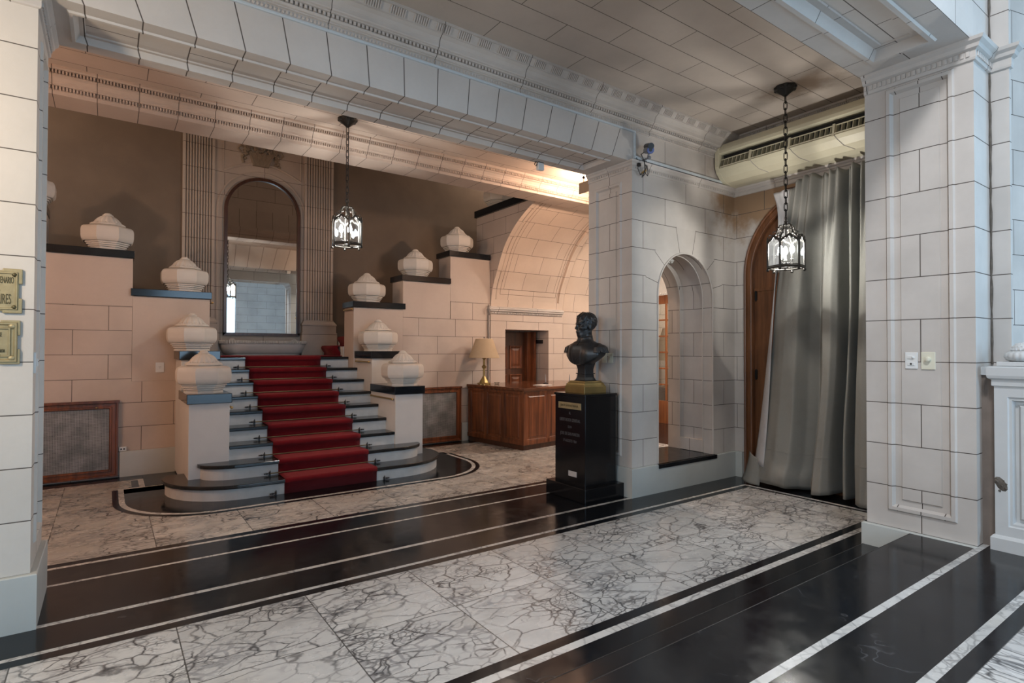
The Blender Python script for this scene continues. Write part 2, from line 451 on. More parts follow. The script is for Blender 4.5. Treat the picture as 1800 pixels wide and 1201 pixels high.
M['bulb'] = emit('lit_bulb', (0.92, 0.96, 1.0), 60)
M['candle'] = plain('candle_sleeve', (0.75, 0.72, 0.62), 0.5)
M['warm_bulb'] = emit('warm_bulb', (1.0, 0.72, 0.45), 120)
M['windowlight'] = emit('window_sky', (0.22, 0.56, 0.95), 3.2)
M['cream'] = plain('cream_enamel', (0.58, 0.54, 0.40), 0.42, 0, 0.06, 4)
M['dark'] = plain('dark_void', (0.012, 0.012, 0.012), 0.7, 0, 0.1)
M['plastic'] = plain('white_plastic', (0.70, 0.71, 0.70), 0.35, 0, 0.03)
M['ivory'] = plain('ivory_plastic', (0.66, 0.64, 0.52), 0.35, 0, 0.03)
M['greyplastic'] = plain('grey_plastic', (0.20, 0.21, 0.23), 0.35, 0, 0.05)
M['blackplastic'] = plain('black_plastic', (0.015, 0.015, 0.017), 0.4, 0, 0.05)
M['blueglass'] = plain('camera_lens_ring', (0.08, 0.09, 0.22), 0.2, 0.2, 0.05)
M['conduit'] = plain('white_conduit', (0.56, 0.62, 0.66), 0.4, 0, 0.03)
M['greypipe'] = plain('grey_pipe', (0.30, 0.27, 0.25), 0.6, 0, 0.08)
M['paper'] = plain('paper', (0.72, 0.72, 0.70), 0.7, 0, 0.02)
M['newelgrey'] = plain('grey_painted_stone', (0.52, 0.53, 0.53), 0.5, 0, 0.05, 5, 0.1, 40)
M['whiteletter'] = plain('engraved_letters', (0.085, 0.085, 0.09), 0.6, 0, 0.02)
M['void_brown'] = plain('dirty_brown_stone', (0.19, 0.15, 0.125), 0.8, 0, 0.25, 5)  # brown darkened to hold the shadow in the gap beside the pedestal
M['darkvein'] = plain('broken_plaster', (0.10, 0.085, 0.07), 0.9, 0, 0.4, 22, 0.8, 40)

def grille_mat():
    t = NT('perforated_metal')
    p = t.pos()
    s = 0.0155
    q = t.vmath('MULTIPLY', p, (1 / s, 1 / s, 1 / s))
    sp = t.n('ShaderNodeSeparateXYZ'); t.l(q, sp.inputs[0])
    fx = t.math('SUBTRACT', t.math('FRACT', t.math('ADD', sp.outputs[0], 200.0)), 0.5)
    fz = t.math('SUBTRACT', t.math('FRACT', sp.outputs[2]), 0.5)
    d = t.math('SQRT', t.math('ADD', t.math('MULTIPLY', fx, fx), t.math('MULTIPLY', fz, fz)))
    hole = t.ramp(d, (0.26, 0.34, 1, 0))
    bl = t.noise(p, 4.5, 5, 0.6)
    c = t.mix(t.ramp(bl, (0.35, 0.7, 0, 1)), (0.20, 0.205, 0.20), (0.36, 0.35, 0.34))
    c = t.mix(t.math('MULTIPLY', hole, 0.9), c, (0.012, 0.012, 0.012))
    t.l(c, t.bsdf.inputs['Base Color'])
    t.set(Roughness=0.5, Metallic=0.2)
    return t.m
M['grille'] = grille_mat()

def carpet_mat():
    t = NT('red_carpet')
    p = t.obj()
    a = t.noise(p, 220, 3, 0.7)
    b = t.noise(p, 9, 4)
    c = t.mix(a, (0.07, 0.003, 0.006), (0.22, 0.011, 0.018))
    c = t.mix(t.ramp(b, (0.4, 0.8, 0, 0.35)), c, (0.05, 0.002, 0.004))
    t.l(c, t.bsdf.inputs['Base Color'])
    t.set(Roughness=0.95)
    t.bsdf.inputs['Specular IOR Level'].default_value = 0.1
    t.bsdf.inputs['Sheen Weight'].default_value = 0.25
    t.bsdf.inputs['Sheen Tint'].default_value = (1, 0.35, 0.35, 1)
    t.bump(a, 0.8, 0.006)
    return t.m
M['carpet'] = carpet_mat()

def cloth(name, col):
    t = NT(name)
    p = t.obj()
    a = t.noise(t.vmath('MULTIPLY', p, (300, 300, 60)), 1.0, 3)
    b = t.noise(p, 5, 5, 0.6)
    c = t.mix(a, tuple(x * 0.85 for x in col), tuple(min(1, x * 1.1) for x in col))
    c = t.mix(t.ramp(b, (0.45, 0.75, 0, 0.35)), c, tuple(x * 0.72 for x in col))
    t.l(c, t.bsdf.inputs['Base Color'])
    t.set(Roughness=0.9)
    t.bsdf.inputs['Specular IOR Level'].default_value = 0.15
    t.bump(a, 0.2, 0.002)
    return t.m
M['curtain'] = cloth('grey_curtain_cloth', (0.235, 0.23, 0.208))
M['lining'] = cloth('pale_lining_cloth', (0.46, 0.45, 0.45))
M['shade'] = cloth('parchment_shade', (0.50, 0.385, 0.26))

def mirror_mat():
    t = NT('mirror_silver')
    t.set(Metallic=1.0, Roughness=0.015)
    t.bsdf.inputs['Base Color'].default_value = (0.74, 0.76, 0.76, 1)
    return t.m
M['mirror'] = mirror_mat()
# ------------------------------------------------------------------ mesh helpers
class MB:
    def __init__(s):
        s.bm = bmesh.new()
        s.uv = None
        s.mi = 0
    def face(s, pts, mi=None, uvs=None):
        vs = [s.bm.verts.new(p) for p in pts]
        try:
            f = s.bm.faces.new(vs)
        except ValueError:
            return None
        f.material_index = s.mi if mi is None else mi
        if uvs is not None:
            if s.uv is None: s.uv = s.bm.loops.layers.uv.new('uv')
            for lp, q in zip(f.loops, uvs): lp[s.uv].uv = q
        return f
    def box(s, x0, x1, y0, y1, z0, z1, mi=None):
        v = [s.bm.verts.new((x, y, z)) for z in (z0, z1) for y in (y0, y1) for x in (x0, x1)]
        for q in ((0, 2, 3, 1), (4, 5, 7, 6), (0, 1, 5, 4), (2, 6, 7, 3), (0, 4, 6, 2), (1, 3, 7, 5)):
            f = s.bm.faces.new([v[i] for i in q]); f.material_index = s.mi if mi is None else mi
        return s
    def boxc(s, c, size, rz=0.0, mi=None):
        """box by centre and size, turned about z"""
        cx, cy, cz = c; a, b, h = (k / 2 for k in size)
        co, si = math.cos(rz), math.sin(rz)
        v = []
        for z in (-h, h):
            for y in (-b, b):
                for x in (-a, a):
                    v.append(s.bm.verts.new((cx + x * co - y * si, cy + x * si + y * co, cz + z)))
        for q in ((0, 2, 3, 1), (4, 5, 7, 6), (0, 1, 5, 4), (2, 6, 7, 3), (0, 4, 6, 2), (1, 3, 7, 5)):
            f = s.bm.faces.new([v[i] for i in q]); f.material_index = s.mi if mi is None else mi
        return s
    def prism(s, poly, axis, a, b, mi=None):
        """closed outline extruded along axis; outline pairs are the two other axes in order"""
        def P(q, t):
            return {'x': (t, q[0], q[1]), 'y': (q[0], t, q[1]), 'z': (q[0], q[1], t)}[axis]
        A = [s.bm.verts.new(P(q, a)) for q in poly]; B = [s.bm.verts.new(P(q, b)) for q in poly]
        m = s.mi if mi is None else mi
        n = len(poly)
        for i in range(n):
            f = s.bm.faces.new((A[i], A[(i + 1) % n], B[(i + 1) % n], B[i])); f.material_index = m
        for L in (A, B[::-1]):
            f = s.bm.faces.new(L); f.material_index = m
        return s
    def lathe(s, prof, n=24, c=(0, 0, 0), phase=0.0, rib=None, cap=True, poly=False, sx=1, sy=1):
        rings = []
        for r, z in prof:
            ring = []
            for k in range(n):
                a = 2 * PI * k / n + phase
                rr = r
                if poly: rr = r / math.cos(PI / n)
                if rib: rr = r * (1 + rib(a, z))
                ring.append(s.bm.verts.new((c[0] + rr * math.cos(a) * sx, c[1] + rr * math.sin(a) * sy, c[2] + z)))
            rings.append(ring)
        for A, B in zip(rings, rings[1:]):
            for k in range(n):
                f = s.bm.faces.new((A[k], A[(k + 1) % n], B[(k + 1) % n], B[k])); f.material_index = s.mi
        if cap:
            s.bm.faces.new(rings[0][::-1]).material_index = s.mi
            s.bm.faces.new(rings[-1]).material_index = s.mi
        return s
    def tube(s, pts, r, n=8, closed=False, caps=True):
        P = [Vector(p) for p in pts]
        N = len(P); rings = []
        up = None
        for i, p in enumerate(P):
            if closed: t = P[(i + 1) % N] - P[i - 1]
            else: t = P[min(i + 1, N - 1)] - P[max(i - 1, 0)]
            t.normalize()
            if up is None:
                up = Vector((0, 0, 1)) if abs(t.z) < 0.9 else Vector((1, 0, 0))
            a = t.cross(up)
            if a.length < 1e-5: a = t.orthogonal()
            a.normalize(); b = a.cross(t); b.normalize(); up = b
            rr = r[i] if isinstance(r, (list, tuple)) else r
            rings.append([s.bm.verts.new(p + (a * math.cos(2 * PI * k / n) + b * math.sin(2 * PI * k / n)) * rr) for k in range(n)])
        M_ = N if closed else N - 1
        for i in range(M_):
            A, B = rings[i], rings[(i + 1) % N]
            for k in range(n):
                f = s.bm.faces.new((A[k], A[(k + 1) % n], B[(k + 1) % n], B[k])); f.material_index = s.mi
        if caps and not closed:
            s.bm.faces.new(rings[0][::-1]).material_index = s.mi; s.bm.faces.new(rings[-1]).material_index = s.mi
        return s
    def sphere(s, c, r, n=10, m=7):
        rx, ry, rz = r if isinstance(r, (tuple, list)) else (r, r, r)
        prof = []
        rings = []
        top = s.bm.verts.new((c[0], c[1], c[2] + rz)); bot = s.bm.verts.new((c[0], c[1], c[2] - rz))
        for i in range(1, m):
            th = PI * i / m
            rings.append([s.bm.verts.new((c[0] + rx * math.sin(th) * math.cos(2 * PI * k / n), c[1] + ry * math.sin(th) * math.sin(2 * PI * k / n), c[2] + rz * math.cos(th))) for k in range(n)])
        for k in range(n):
            s.bm.faces.new((top, rings[0][k], rings[0][(k + 1) % n])).material_index = s.mi
            s.bm.faces.new((bot, rings[-1][(k + 1) % n], rings[-1][k])).material_index = s.mi
        for A, B in zip(rings, rings[1:]):
            for k in range(n):
                s.bm.faces.new((A[k], B[k], B[(k + 1) % n], A[(k + 1) % n])).material_index = s.mi
        return s
    def sweep(s, prof, path, closed=False, side=1.0, ends=True):
        """moulding: profile of (projection, z) carried along a plan path with mitred corners"""
        P = [Vector((x, y)) for x, y in path]
        N = len(P); cols = []
        for i in range(N):
            def nrm(a, b):
                d = (b - a).normalized(); return Vector((d.y, -d.x)) * side
            if closed: n1, n2 = nrm(P[i - 1], P[i]), nrm(P[i], P[(i + 1) % N])
            elif i == 0: n1 = n2 = nrm(P[0], P[1])
            elif i == N - 1: n1 = n2 = nrm(P[-2], P[-1])
            else: n1, n2 = nrm(P[i - 1], P[i]), nrm(P[i], P[i + 1])
            m = (n1 + n2); m = m / max(1e-6, m.dot(n1))
            cols.append([s.bm.verts.new((P[i].x + m.x * d, P[i].y + m.y * d, z)) for d, z in prof])
        for i in range(N if closed else N - 1):
            A, B = cols[i], cols[(i + 1) % N]
            for k in range(len(prof) - 1):
                s.bm.faces.new((A[k], B[k], B[k + 1], A[k + 1])).material_index = s.mi
        if ends and not closed and len(prof) > 2:
            s.bm.faces.new(cols[0]).material_index = s.mi; s.bm.faces.new(cols[-1][::-1]).material_index = s.mi
        return s
    def rings(s, o, ux, uy, nz, rect, prof, fill=True):
        """nested rectangular mouldings: prof of (inset, depth along nz)"""
        o, ux, uy, nz = Vector(o), Vector(ux), Vector(uy), Vector(nz)
        x0, y0, x1, y1 = rect
        L = []
        for ins, d in prof:
            L.append([s.bm.verts.new(o + ux * x + uy * y + nz * d) for x, y in ((x0 + ins, y0 + ins), (x1 - ins, y0 + ins), (x1 - ins, y1 - ins), (x0 + ins, y1 - ins))])
        for A, B in zip(L, L[1:]):
            for k in range(4):
                s.bm.faces.new((A[k], A[(k + 1) % 4], B[(k + 1) % 4], B[k])).material_index = s.mi
        if fill: s.bm.faces.new(L[-1]).material_index = s.mi
        return s
    def holed(s, o, ux, uy, rect, hole):
        """flat rectangle with a rectangular hole"""
        o, ux, uy = Vector(o), Vector(ux), Vector(uy)
        x0, y0, x1, y1 = rect; a0, b0, a1, b1 = hole
        for q in (((x0, y0), (x1, y0), (x1, b0), (x0, b0)), ((x0, b1), (x1, b1), (x1, y1), (x0, y1)),
                  ((x0, b0), (a0, b0), (a0, b1), (x0, b1)), ((a1, b0), (x1, b0), (x1, b1), (a1, b1))):
            s.face([o + ux * x + uy * y for x, y in q])
        return s
    def xform(s, mat):
        bmesh.ops.transform(s.bm, matrix=mat, verts=s.bm.verts)
        return s
    def build(s, name, mat, parent=None, smooth=False, bevel=0.0, seg=2, world=True, weld=True, angle=40):
        if weld: bmesh.ops.remove_doubles(s.bm, verts=s.bm.verts, dist=1e-5)
        bmesh.ops.recalc_face_normals(s.bm, faces=s.bm.faces)
        me = bpy.data.meshes.new(name)
        if parent is not None and world:
            off = Vector((0, 0, 0)); q = parent
            while q is not None:
                off += q.location; q = q.parent
            bmesh.ops.translate(s.bm, verts=s.bm.verts, vec=-off)
        if smooth:
            for f in s.bm.faces: f.smooth = True
        s.bm.to_mesh(me); s.bm.free()
        for m in (mat if isinstance(mat, (list, tuple)) else [mat]):
            me.materials.append(M[m] if isinstance(m, str) else m)
        o = bpy.data.objects.new(name, me)
        COL.objects.link(o)
        if parent is not None: o.parent = parent
        if smooth and angle < 180:
            me.set_sharp_from_angle(angle=math.radians(angle))
        if bevel:
            b = o.modifiers.new('bevel', 'BEVEL'); b.width = bevel; b.segments = seg; b.limit_method = 'ANGLE'; b.angle_limit = math.radians(35)
            b.harden_normals = False
        return o

def thing(name, label, cat, loc=(0, 0, 0), rz=0.0, group=None):
    o = bpy.data.objects.new(name, None)
    COL.objects.link(o)
    o.location = loc; o.rotation_euler = (0, 0, rz)
    o.empty_display_size = 0.1
    return tag(o, label, cat, group)

def tag(o, label, cat, group=None):
    o['label'] = label; o['category'] = cat
    if group: o['group'] = group
    return o

def struct(o):
    o['kind'] = 'structure'
    return o

def copy_tree(o, parent=None):
    c = o.copy(); COL.objects.link(c)
    c.parent = parent
    for ch in list(o.children):
        copy_tree(ch, c)
    return c

def text_mesh(txt, size, depth=0.002, spacing=1.0, align='CENTER'):
    """letters as mesh vertices in their own plane (x right, y up), centred"""
    cu = bpy.data.curves.new('letters', 'FONT')
    cu.body = txt; cu.size = size; cu.extrude = depth
    cu.align_x = align; cu.align_y = 'CENTER'; cu.space_character = spacing
    cu.resolution_u = 3
    o = bpy.data.objects.new('letters', cu)
    COL.objects.link(o)
    dg = bpy.context.evaluated_depsgraph_get()
    me = bpy.data.meshes.new_from_object(o.evaluated_get(dg))
    bpy.data.objects.remove(o); bpy.data.curves.remove(cu)
    return me

def letters(name, lines, mat, o, ux, uy, nz, parent, depth=0.0015, sx=1.0, align='CENTER'):
    """lines: (text, height, x, y) placed on the plane through o"""
    bm = bmesh.new()
    for txt, size, x, y in lines:
        me = text_mesh(txt, size, depth, 1.0, align)
        R = Matrix((Vector(ux), Vector(uy), Vector(nz))).transposed().to_4x4()
        T = Matrix.Translation(Vector(o) + Vector(ux) * x + Vector(uy) * y)
        me.transform(T @ R @ Matrix.Diagonal((sx, 1, 1, 1)))
        bm.from_mesh(me)
        bpy.data.meshes.remove(me)
    mb = MB(); mb.bm.free(); mb.bm = bm
    return mb.build(name, mat, parent)

def arc(cx, cy, r, a0, a1, n, ry=None):
    ry = r if ry is None else ry
    return [(cx + r * math.cos(math.radians(a0 + (a1 - a0) * i / n)), cy + ry * math.sin(math.radians(a0 + (a1 - a0) * i / n))) for i in range(n + 1)]
# ------------------------------------------------------------------ the setting
YW = 9.12          # plane of the stair wall
XA = 6.0           # plane of the vault's face
XC = 6.95          # curtain wall
PIER = 4.92        # left face of the niche pier

def floors():
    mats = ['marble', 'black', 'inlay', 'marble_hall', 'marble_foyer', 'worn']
    K = {k: i for i, k in enumerate(mats)}
    b = MB()
    def R(x0, x1, y0, y1, m, z=0.0):
        b.face([(x0, y0, z), (x1, y0, z), (x1, y1, z), (x0, y1, z)], K[m])
    # corridor: bands from the steps to the stair hall
    xe = 6.49
    R(-7, xe, 2.56, 4.01, 'marble')
    R(-7, 7.0, 2.03, 2.42, 'black')
    R(-7, xe + .10, 2.42, 2.48, 'inlay'); R(xe + .10, 7.0, 2.42, 2.48, 'black')
    R(-7, xe, 2.48, 2.56, 'black')
    R(xe, xe + .045, 2.48, 4.09, 'black'); R(xe + .045, xe + .10, 2.48, 4.09, 'inlay'); R(xe + .10, 7.0, 2.48, 4.13, 'black')
    R(-7, xe, 4.01, 4.09, 'black'); R(-7, xe + .10, 4.09, 4.13, 'inlay')
    R(-7, 7.0, 4.13, 4.475, 'black'); R(-7, PIER + .2, 4.475, 4.52, 'inlay'); R(PIER + .2, 7, 4.475, 4.52, 'black')
    R(-7, 7.0, 4.52, 5.20, 'black'); R(-7, 7.0, 5.20, 5.235, 'inlay')
    R(-7, 7.0, 5.235, 5.585, 'black'); R(-7, 7.0, 5.585, 5.63, 'inlay'); R(-7, 7.0, 5.63, 5.715, 'black')
    R(-7, 8.2, 5.715, 8.80, 'marble_hall')
    R(7.0, 13, 2.03, 5.715, 'black'); R(8.2, 13, 5.715, 9.4, 'black')
    R(-7, 13, 8.80, 9.4, 'black')
    # thin white line in front of the radiators
    e = 0.0008
    R(-7, 0.39, 8.768, 8.80, 'inlay', e); R(4.55, 5.6, 8.765, 8.80, 'inlay', e)
    # black apron round the foot of the stair, edged by a white line
    def outline(off, back, xl, xr):
        pts = [(xl + .92 - off, back)]
        cxl, cyl, r = 1.02, 7.55, 0.85
        pts = [(cxl + (r + off) * math.cos(math.radians(a)), cyl + (r + off + .055) * math.sin(math.radians(a))) for a in range(180, 271, 6)]
        cxr = 3.62
        pts += [(cxr + (r + off) * math.cos(math.radians(a)), cyl + (r + off + .055) * math.sin(math.radians(a))) for a in range(270, 361, 6)]
        return [(pts[0][0], back)] + pts + [(pts[-1][0], back)]
    for off, m, z in ((0.115, 'black', 2 * e), (0.055, 'inlay', 3 * e), (-0.0, 'black', 4 * e)):
        P = outline(off, 8.25, 0, 0)
        b.face([(x, y, z) for x, y in P], K[m])
    for x0, x1, y0, y1, m, z in ((0.255, 0.40, 8.29, 8.75, 'black', 2 * e), (0.33, 0.39, 8.25, 8.80, 'inlay', 3 * e), (0.115, 0.39, 8.25, 8.30, 'inlay', 4.2 * e),
                                 (0.39, 4.45, 8.30, 9.0, 'black', 4 * e), (0.17, 0.6, 8.0, 8.25, 'black', 4 * e), (4.45, 4.57, 8.1, 8.8, 'inlay', 3 * e)):
        R(x0, x1, y0, y1, m, z)
    # raised foyer platform with its two steps
    z = 0.165
    b.box(-7, 4.955, 1.70, 2.05, -0.2, z, K['black'])
    zp = 0.33
    b.box(-7, 8, -7, 1.725, -0.2, zp - 0.0005, K['black'])
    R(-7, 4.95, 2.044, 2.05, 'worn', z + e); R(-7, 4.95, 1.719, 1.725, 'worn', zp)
    R(-7, 8, 1.292, 1.337, 'inlay', zp); R(-7, 8, 0.893, 0.94, 'inlay', zp)
    R(-7, 8, -7, 0.82, 'marble_foyer', zp)
    struct(b.build('floor', mats, weld=False))
floors()

def plane_obj(name, mat, pts, mats=None):
    b = MB(); b.face(pts); return struct(b.build(name, mat))

def hslab(name, mat, x0, x1, y0, y1, z, t=0.15):
    b = MB(); b.box(x0, x1, y0, y1, z, z + t); return struct(b.build(name, mat))

hslab('ceiling', 'ceil', -7, 7.1, 2.0, 4.55, 4.54)
hslab('ceiling_stair_hall', 'hallceil', -4.2, 7.1, 5.15, 7.3, 4.47)
hslab('ceiling_foyer', 'white_paint', -7, 8.2, -6.3, 1.5, 6.6)
hslab('ceiling_stairwell', 'stucco', -4.2, 9.2, 7.2, 11.2, 7.0)
hslab('ceiling_passage', 'white_paint', 7.7, 13, 5.0, 9.6, 4.7)

PAN = [(0, 0), (.010, .014), (.034, .014), (.050, -.016), (.092, -.016), (.098, -.006)]

def arch_face(b, P, u0, u1, z0, z1, uc, r, zs, zb, n=24, top=None):
    L, Rr = uc - r, uc + r
    if L > u0: b.face([P(u0, z0), P(L, z0), P(L, z1), P(u0, z1)])
    if u1 > Rr: b.face([P(Rr, z0), P(u1, z0), P(u1, z1), P(Rr, z1)])
    if zb > z0: b.face([P(L, z0), P(Rr, z0), P(Rr, zb), P(L, zb)])
    c = [(uc - r * math.cos(PI * i / n), zs + r * math.sin(PI * i / n)) for i in range(n + 1)]
    for (a, za), (d, zd) in zip(c, c[1:]):
        b.face([P(a, za), P(d, zd), P(d, z1), P(a, z1)])

def arch_line(uc, r, zs, zb, n=24):
    return [(uc - r, zb)] + [(uc - r * math.cos(PI * i / n), zs + r * math.sin(PI * i / n)) for i in range(n + 1)] + [(uc + r, zb)]

def strip(b, A, B):
    for i in range(len(A) - 1):
        b.face([A[i], A[i + 1], B[i + 1], B[i]])

# --- left pillar
def left_pillar():
    b = MB()
    x = -0.37
    b.face([(-7, 4.5, 0), (x, 4.5, 0), (x, 4.5, 3.9), (-7, 4.5, 3.9)])
    rect = (4.50, 0, 5.22, 3.9); hole = (4.66, .47, 5.07, 3.66)
    b.holed((x, 0, 0), (0, 1, 0), (0, 0, 1), rect, hole)
    b.rings((x, 0, 0), (0, 1, 0), (0, 0, 1), (1, 0, 0), hole, PAN)
    b.face([(-7, 5.22, 0), (x, 5.22, 0), (x, 5.22, 3.9), (-7, 5.22, 3.9)])
    struct(b.build('wall_left', 'pillar_left'))
left_pillar()

# --- pier and niche wall
NC, NR, NS = 5.91, 0.54, 2.37
def niche_wall():
    b = MB()
    yf, yb = 4.5, 5.16
    hole = (4.66, .45, 5.11, 3.69)
    b.holed((PIER, 0, 0), (0, 1, 0), (0, 0, 1), (yf, 0, 5.22, 3.9), hole)
    b.rings((PIER, 0, 0), (0, 1, 0), (0, 0, 1), (-1, 0, 0), hole, PAN)
    b.face([(PIER, yf, 3.9), (PIER, 5.22, 3.9), (PIER, 5.22, 4.6), (PIER, yf, 4.6)])
    arch_face(b, lambda u, z: (u, yf, z), PIER, XC + .2, 0, 4.6, NC, NR, NS, 0.32)
    arch_face(b, lambda u, z: (u, yb + .06, z), PIER, 9.0, 0, 4.6, NC, NR, NS, 0.32)
    struct(b.build('wall_niche', 'niche'))
    # panelled reveal of the niche
    b = MB()
    A = arch_line(NC, NR, NS, 0.32)
    def off(d, y): return [(NC + (u - NC) * (1 + d / NR), y, NS + (z - NS) * (1 + d / NR) if z > NS else z) for u, z in A]
    seq = [(0, yf), (0, 4.64), (.018, 4.652), (.042, 4.672), (.042, 4.985), (.018, 5.005), (0, 5.015), (0, yb + .06)]
    for (d0, y0), (d1, y1) in zip(seq, seq[1:]):
        strip(b, off(d0, y0), off(d1, y1))
    struct(b.build('wall_niche_reveal', 'reveal', smooth=True))
    b = MB()
    b.tube([(u, yf - .004, z) for u, z in arch_line(NC, NR + .004, NS, 0.34)], 0.011, 8)
    b.tube([(NC + (u - NC) * .985, 4.645, z) for u, z in arch_line(NC, NR, NS, 0.50)], 0.008, 6)
    b.tube([(NC + (u - NC) * .985, 5.01, z) for u, z in arch_line(NC, NR, NS, 0.50)], 0.008, 6)
    for sx in (-1, 1):
        b.box(NC + sx * (NR + .02) - .024, NC + sx * (NR + .02) + .024, 4.645, 5.01, .34, .50)
    struct(b.build('trim_niche', 'mould', smooth=True))
    b = MB(); b.box(5.345, 6.49, 4.455, 5.24, 0.285, 0.335)
    struct(b.build('trim_niche_sill', 'black', bevel=.004))
niche_wall()

# --- curtain wall with its arched door opening
DC, DR, DS = 3.30, 1.06, 2.70
def curtain_wall():
    b = MB()
    arch_face(b, lambda u, z: (XC, u, z), 1.2, 4.55, 0, 4.6, DC, DR, DS, 0)
    A = arch_line(DC, DR, DS, 0)
    strip(b, [(XC, u, z) for u, z in A], [(XC + .14, u, z) for u, z in A])
    struct(b.build('wall_curtain', 'niche'))
curtain_wall()

# --- right pier
def right_pier():
    b = MB()
    x = 4.95
    hole = (1.442, .465, 1.887, 3.742)
    b.holed((x, 0, 0), (0, 1, 0), (0, 0, 1), (1.33, 0, 2.035, 3.9), hole)
    b.rings((x, 0, 0), (0, 1, 0), (0, 0, 1), (-1, 0, 0), hole, PAN)
    b.face([(x, 1.33, 0), (5.29, 1.33, 0), (5.29, 1.33, 6.6), (x, 1.33, 6.6)])
    b.face([(x, 2.035, 0), (7.1, 2.035, 0), (7.1, 2.035, 4.6), (x, 2.035, 4.6)])
    # the neighbouring pilaster and the wall beyond it
    b.face([(5.29, 1.33, 0), (5.29, 1.215, 0), (5.29, 1.215, 6.6), (5.29, 1.33, 6.6)])
    b.face([(5.29, 1.215, 0), (5.33, 1.215, 0), (5.33, 1.215, 6.6), (5.29, 1.215, 6.6)])
    A = [(5.33 + 0.9 * (1 - math.cos(math.radians(a))), 1.245 + .32 * math.sin(math.radians(a)), 0) for a in range(0, 181, 15)]
    strip(b, A, [(p[0], p[1], 6.6) for p in A])
    b.face([(7.13, 1.215, 0), (8.2, 1.215, 0), (8.2, 1.215, 6.6), (7.13, 1.215, 6.6)])
    struct(b.build('wall_right', 'pier_right'))
    # the open seam between pier and pilaster
    b = MB()
    pts = []
    random.seed(3)
    for i in range(60):
        z = 1.6 + i * 0.08
        pts.append((5.278 + random.uniform(-.003, .003), 1.322, z))
    b.tube(pts, [random.uniform(.004, .010) for _ in pts], 5)
    struct(b.build('trim_seam', 'darkvein'))
right_pier()

# --- beams
def beams():
    # beam A : flat arch of voussoirs from the left pillar to the niche pier
    b = MB()
    zf = 3.89
    b.face([(-7, 4.5, zf), (PIER, 4.5, zf), (PIER, 4.5, 4.7), (-7, 4.5, 4.7)])
    b.face([(-7, 5.2, zf), (PIER, 5.2, zf), (PIER, 5.2, 4.7), (-7, 5.2, 4.7)])
    hole = (-.24, 4.62, 4.70, 5.08)
    b.holed((0, 0, zf), (1, 0, 0), (0, 1, 0), (-7, 4.5, PIER, 5.2), hole)
    b.rings((0, 0, zf), (1, 0, 0), (0, 1, 0), (0, 0, 1), hole, [(0, 0), (.010, -.012), (.03, -.012), (.055, .03), (.085, .03), (.09, .04)])
    struct(b.build('trim_flat_arch', 'vous'))
    # beam B over the right-hand pier
    b = MB()
    b.face([(-7, 2.05, zf), (4.95, 2.05, zf), (4.95, 2.05, 4.7), (-7, 2.05, 4.7)])
    b.face([(-7, 1.33, zf), (4.95, 1.33, zf), (4.95, 1.33, 6.7), (-7, 1.33, 6.7)])
    hole = (-2.2, 1.47, 4.72, 1.90)
    b.holed((0, 0, zf), (1, 0, 0), (0, 1, 0), (-7, 1.33, 4.95, 2.05), hole)
    b.rings((0, 0, zf), (1, 0, 0), (0, 1, 0), (0, 0, 1), hole, [(0, 0), (.010, -.014), (.04, -.014), (.075, .05), (.12, .05), (.125, .06)])
    struct(b.build('trim_beam', 'beamb'))
    # beam C between the stair hall and the stairwell
    b = MB()
    b.box(-4.2, 7.05, 7.2, 7.6, 4.232, 4.9)
    struct(b.build('trim_inner_beam', 'vous2'))
    b = MB(); b.box(-4.2, 9.2, 7.22, 7.58, 4.85, 7.05)
    struct(b.build('wall_over_inner_beam', 'archwall'))
beams()

def dentils(b, p0, p1, z0, z1, dep, wid, gap, side):
    a, c = Vector(p0), Vector(p1)
    d = (c - a); L = d.length; d.normalize()
    nrm = Vector((d.y, -d.x)) * side
    k = int(L / (wid + gap)); ang = math.atan2(d.y, d.x)
    st = L / k
    for i in range(k):
        m = a + d * (st * (i + .5)) + nrm * (dep / 2)
        b.boxc((m.x, m.y, (z0 + z1) / 2), (wid, dep, z1 - z0), ang)

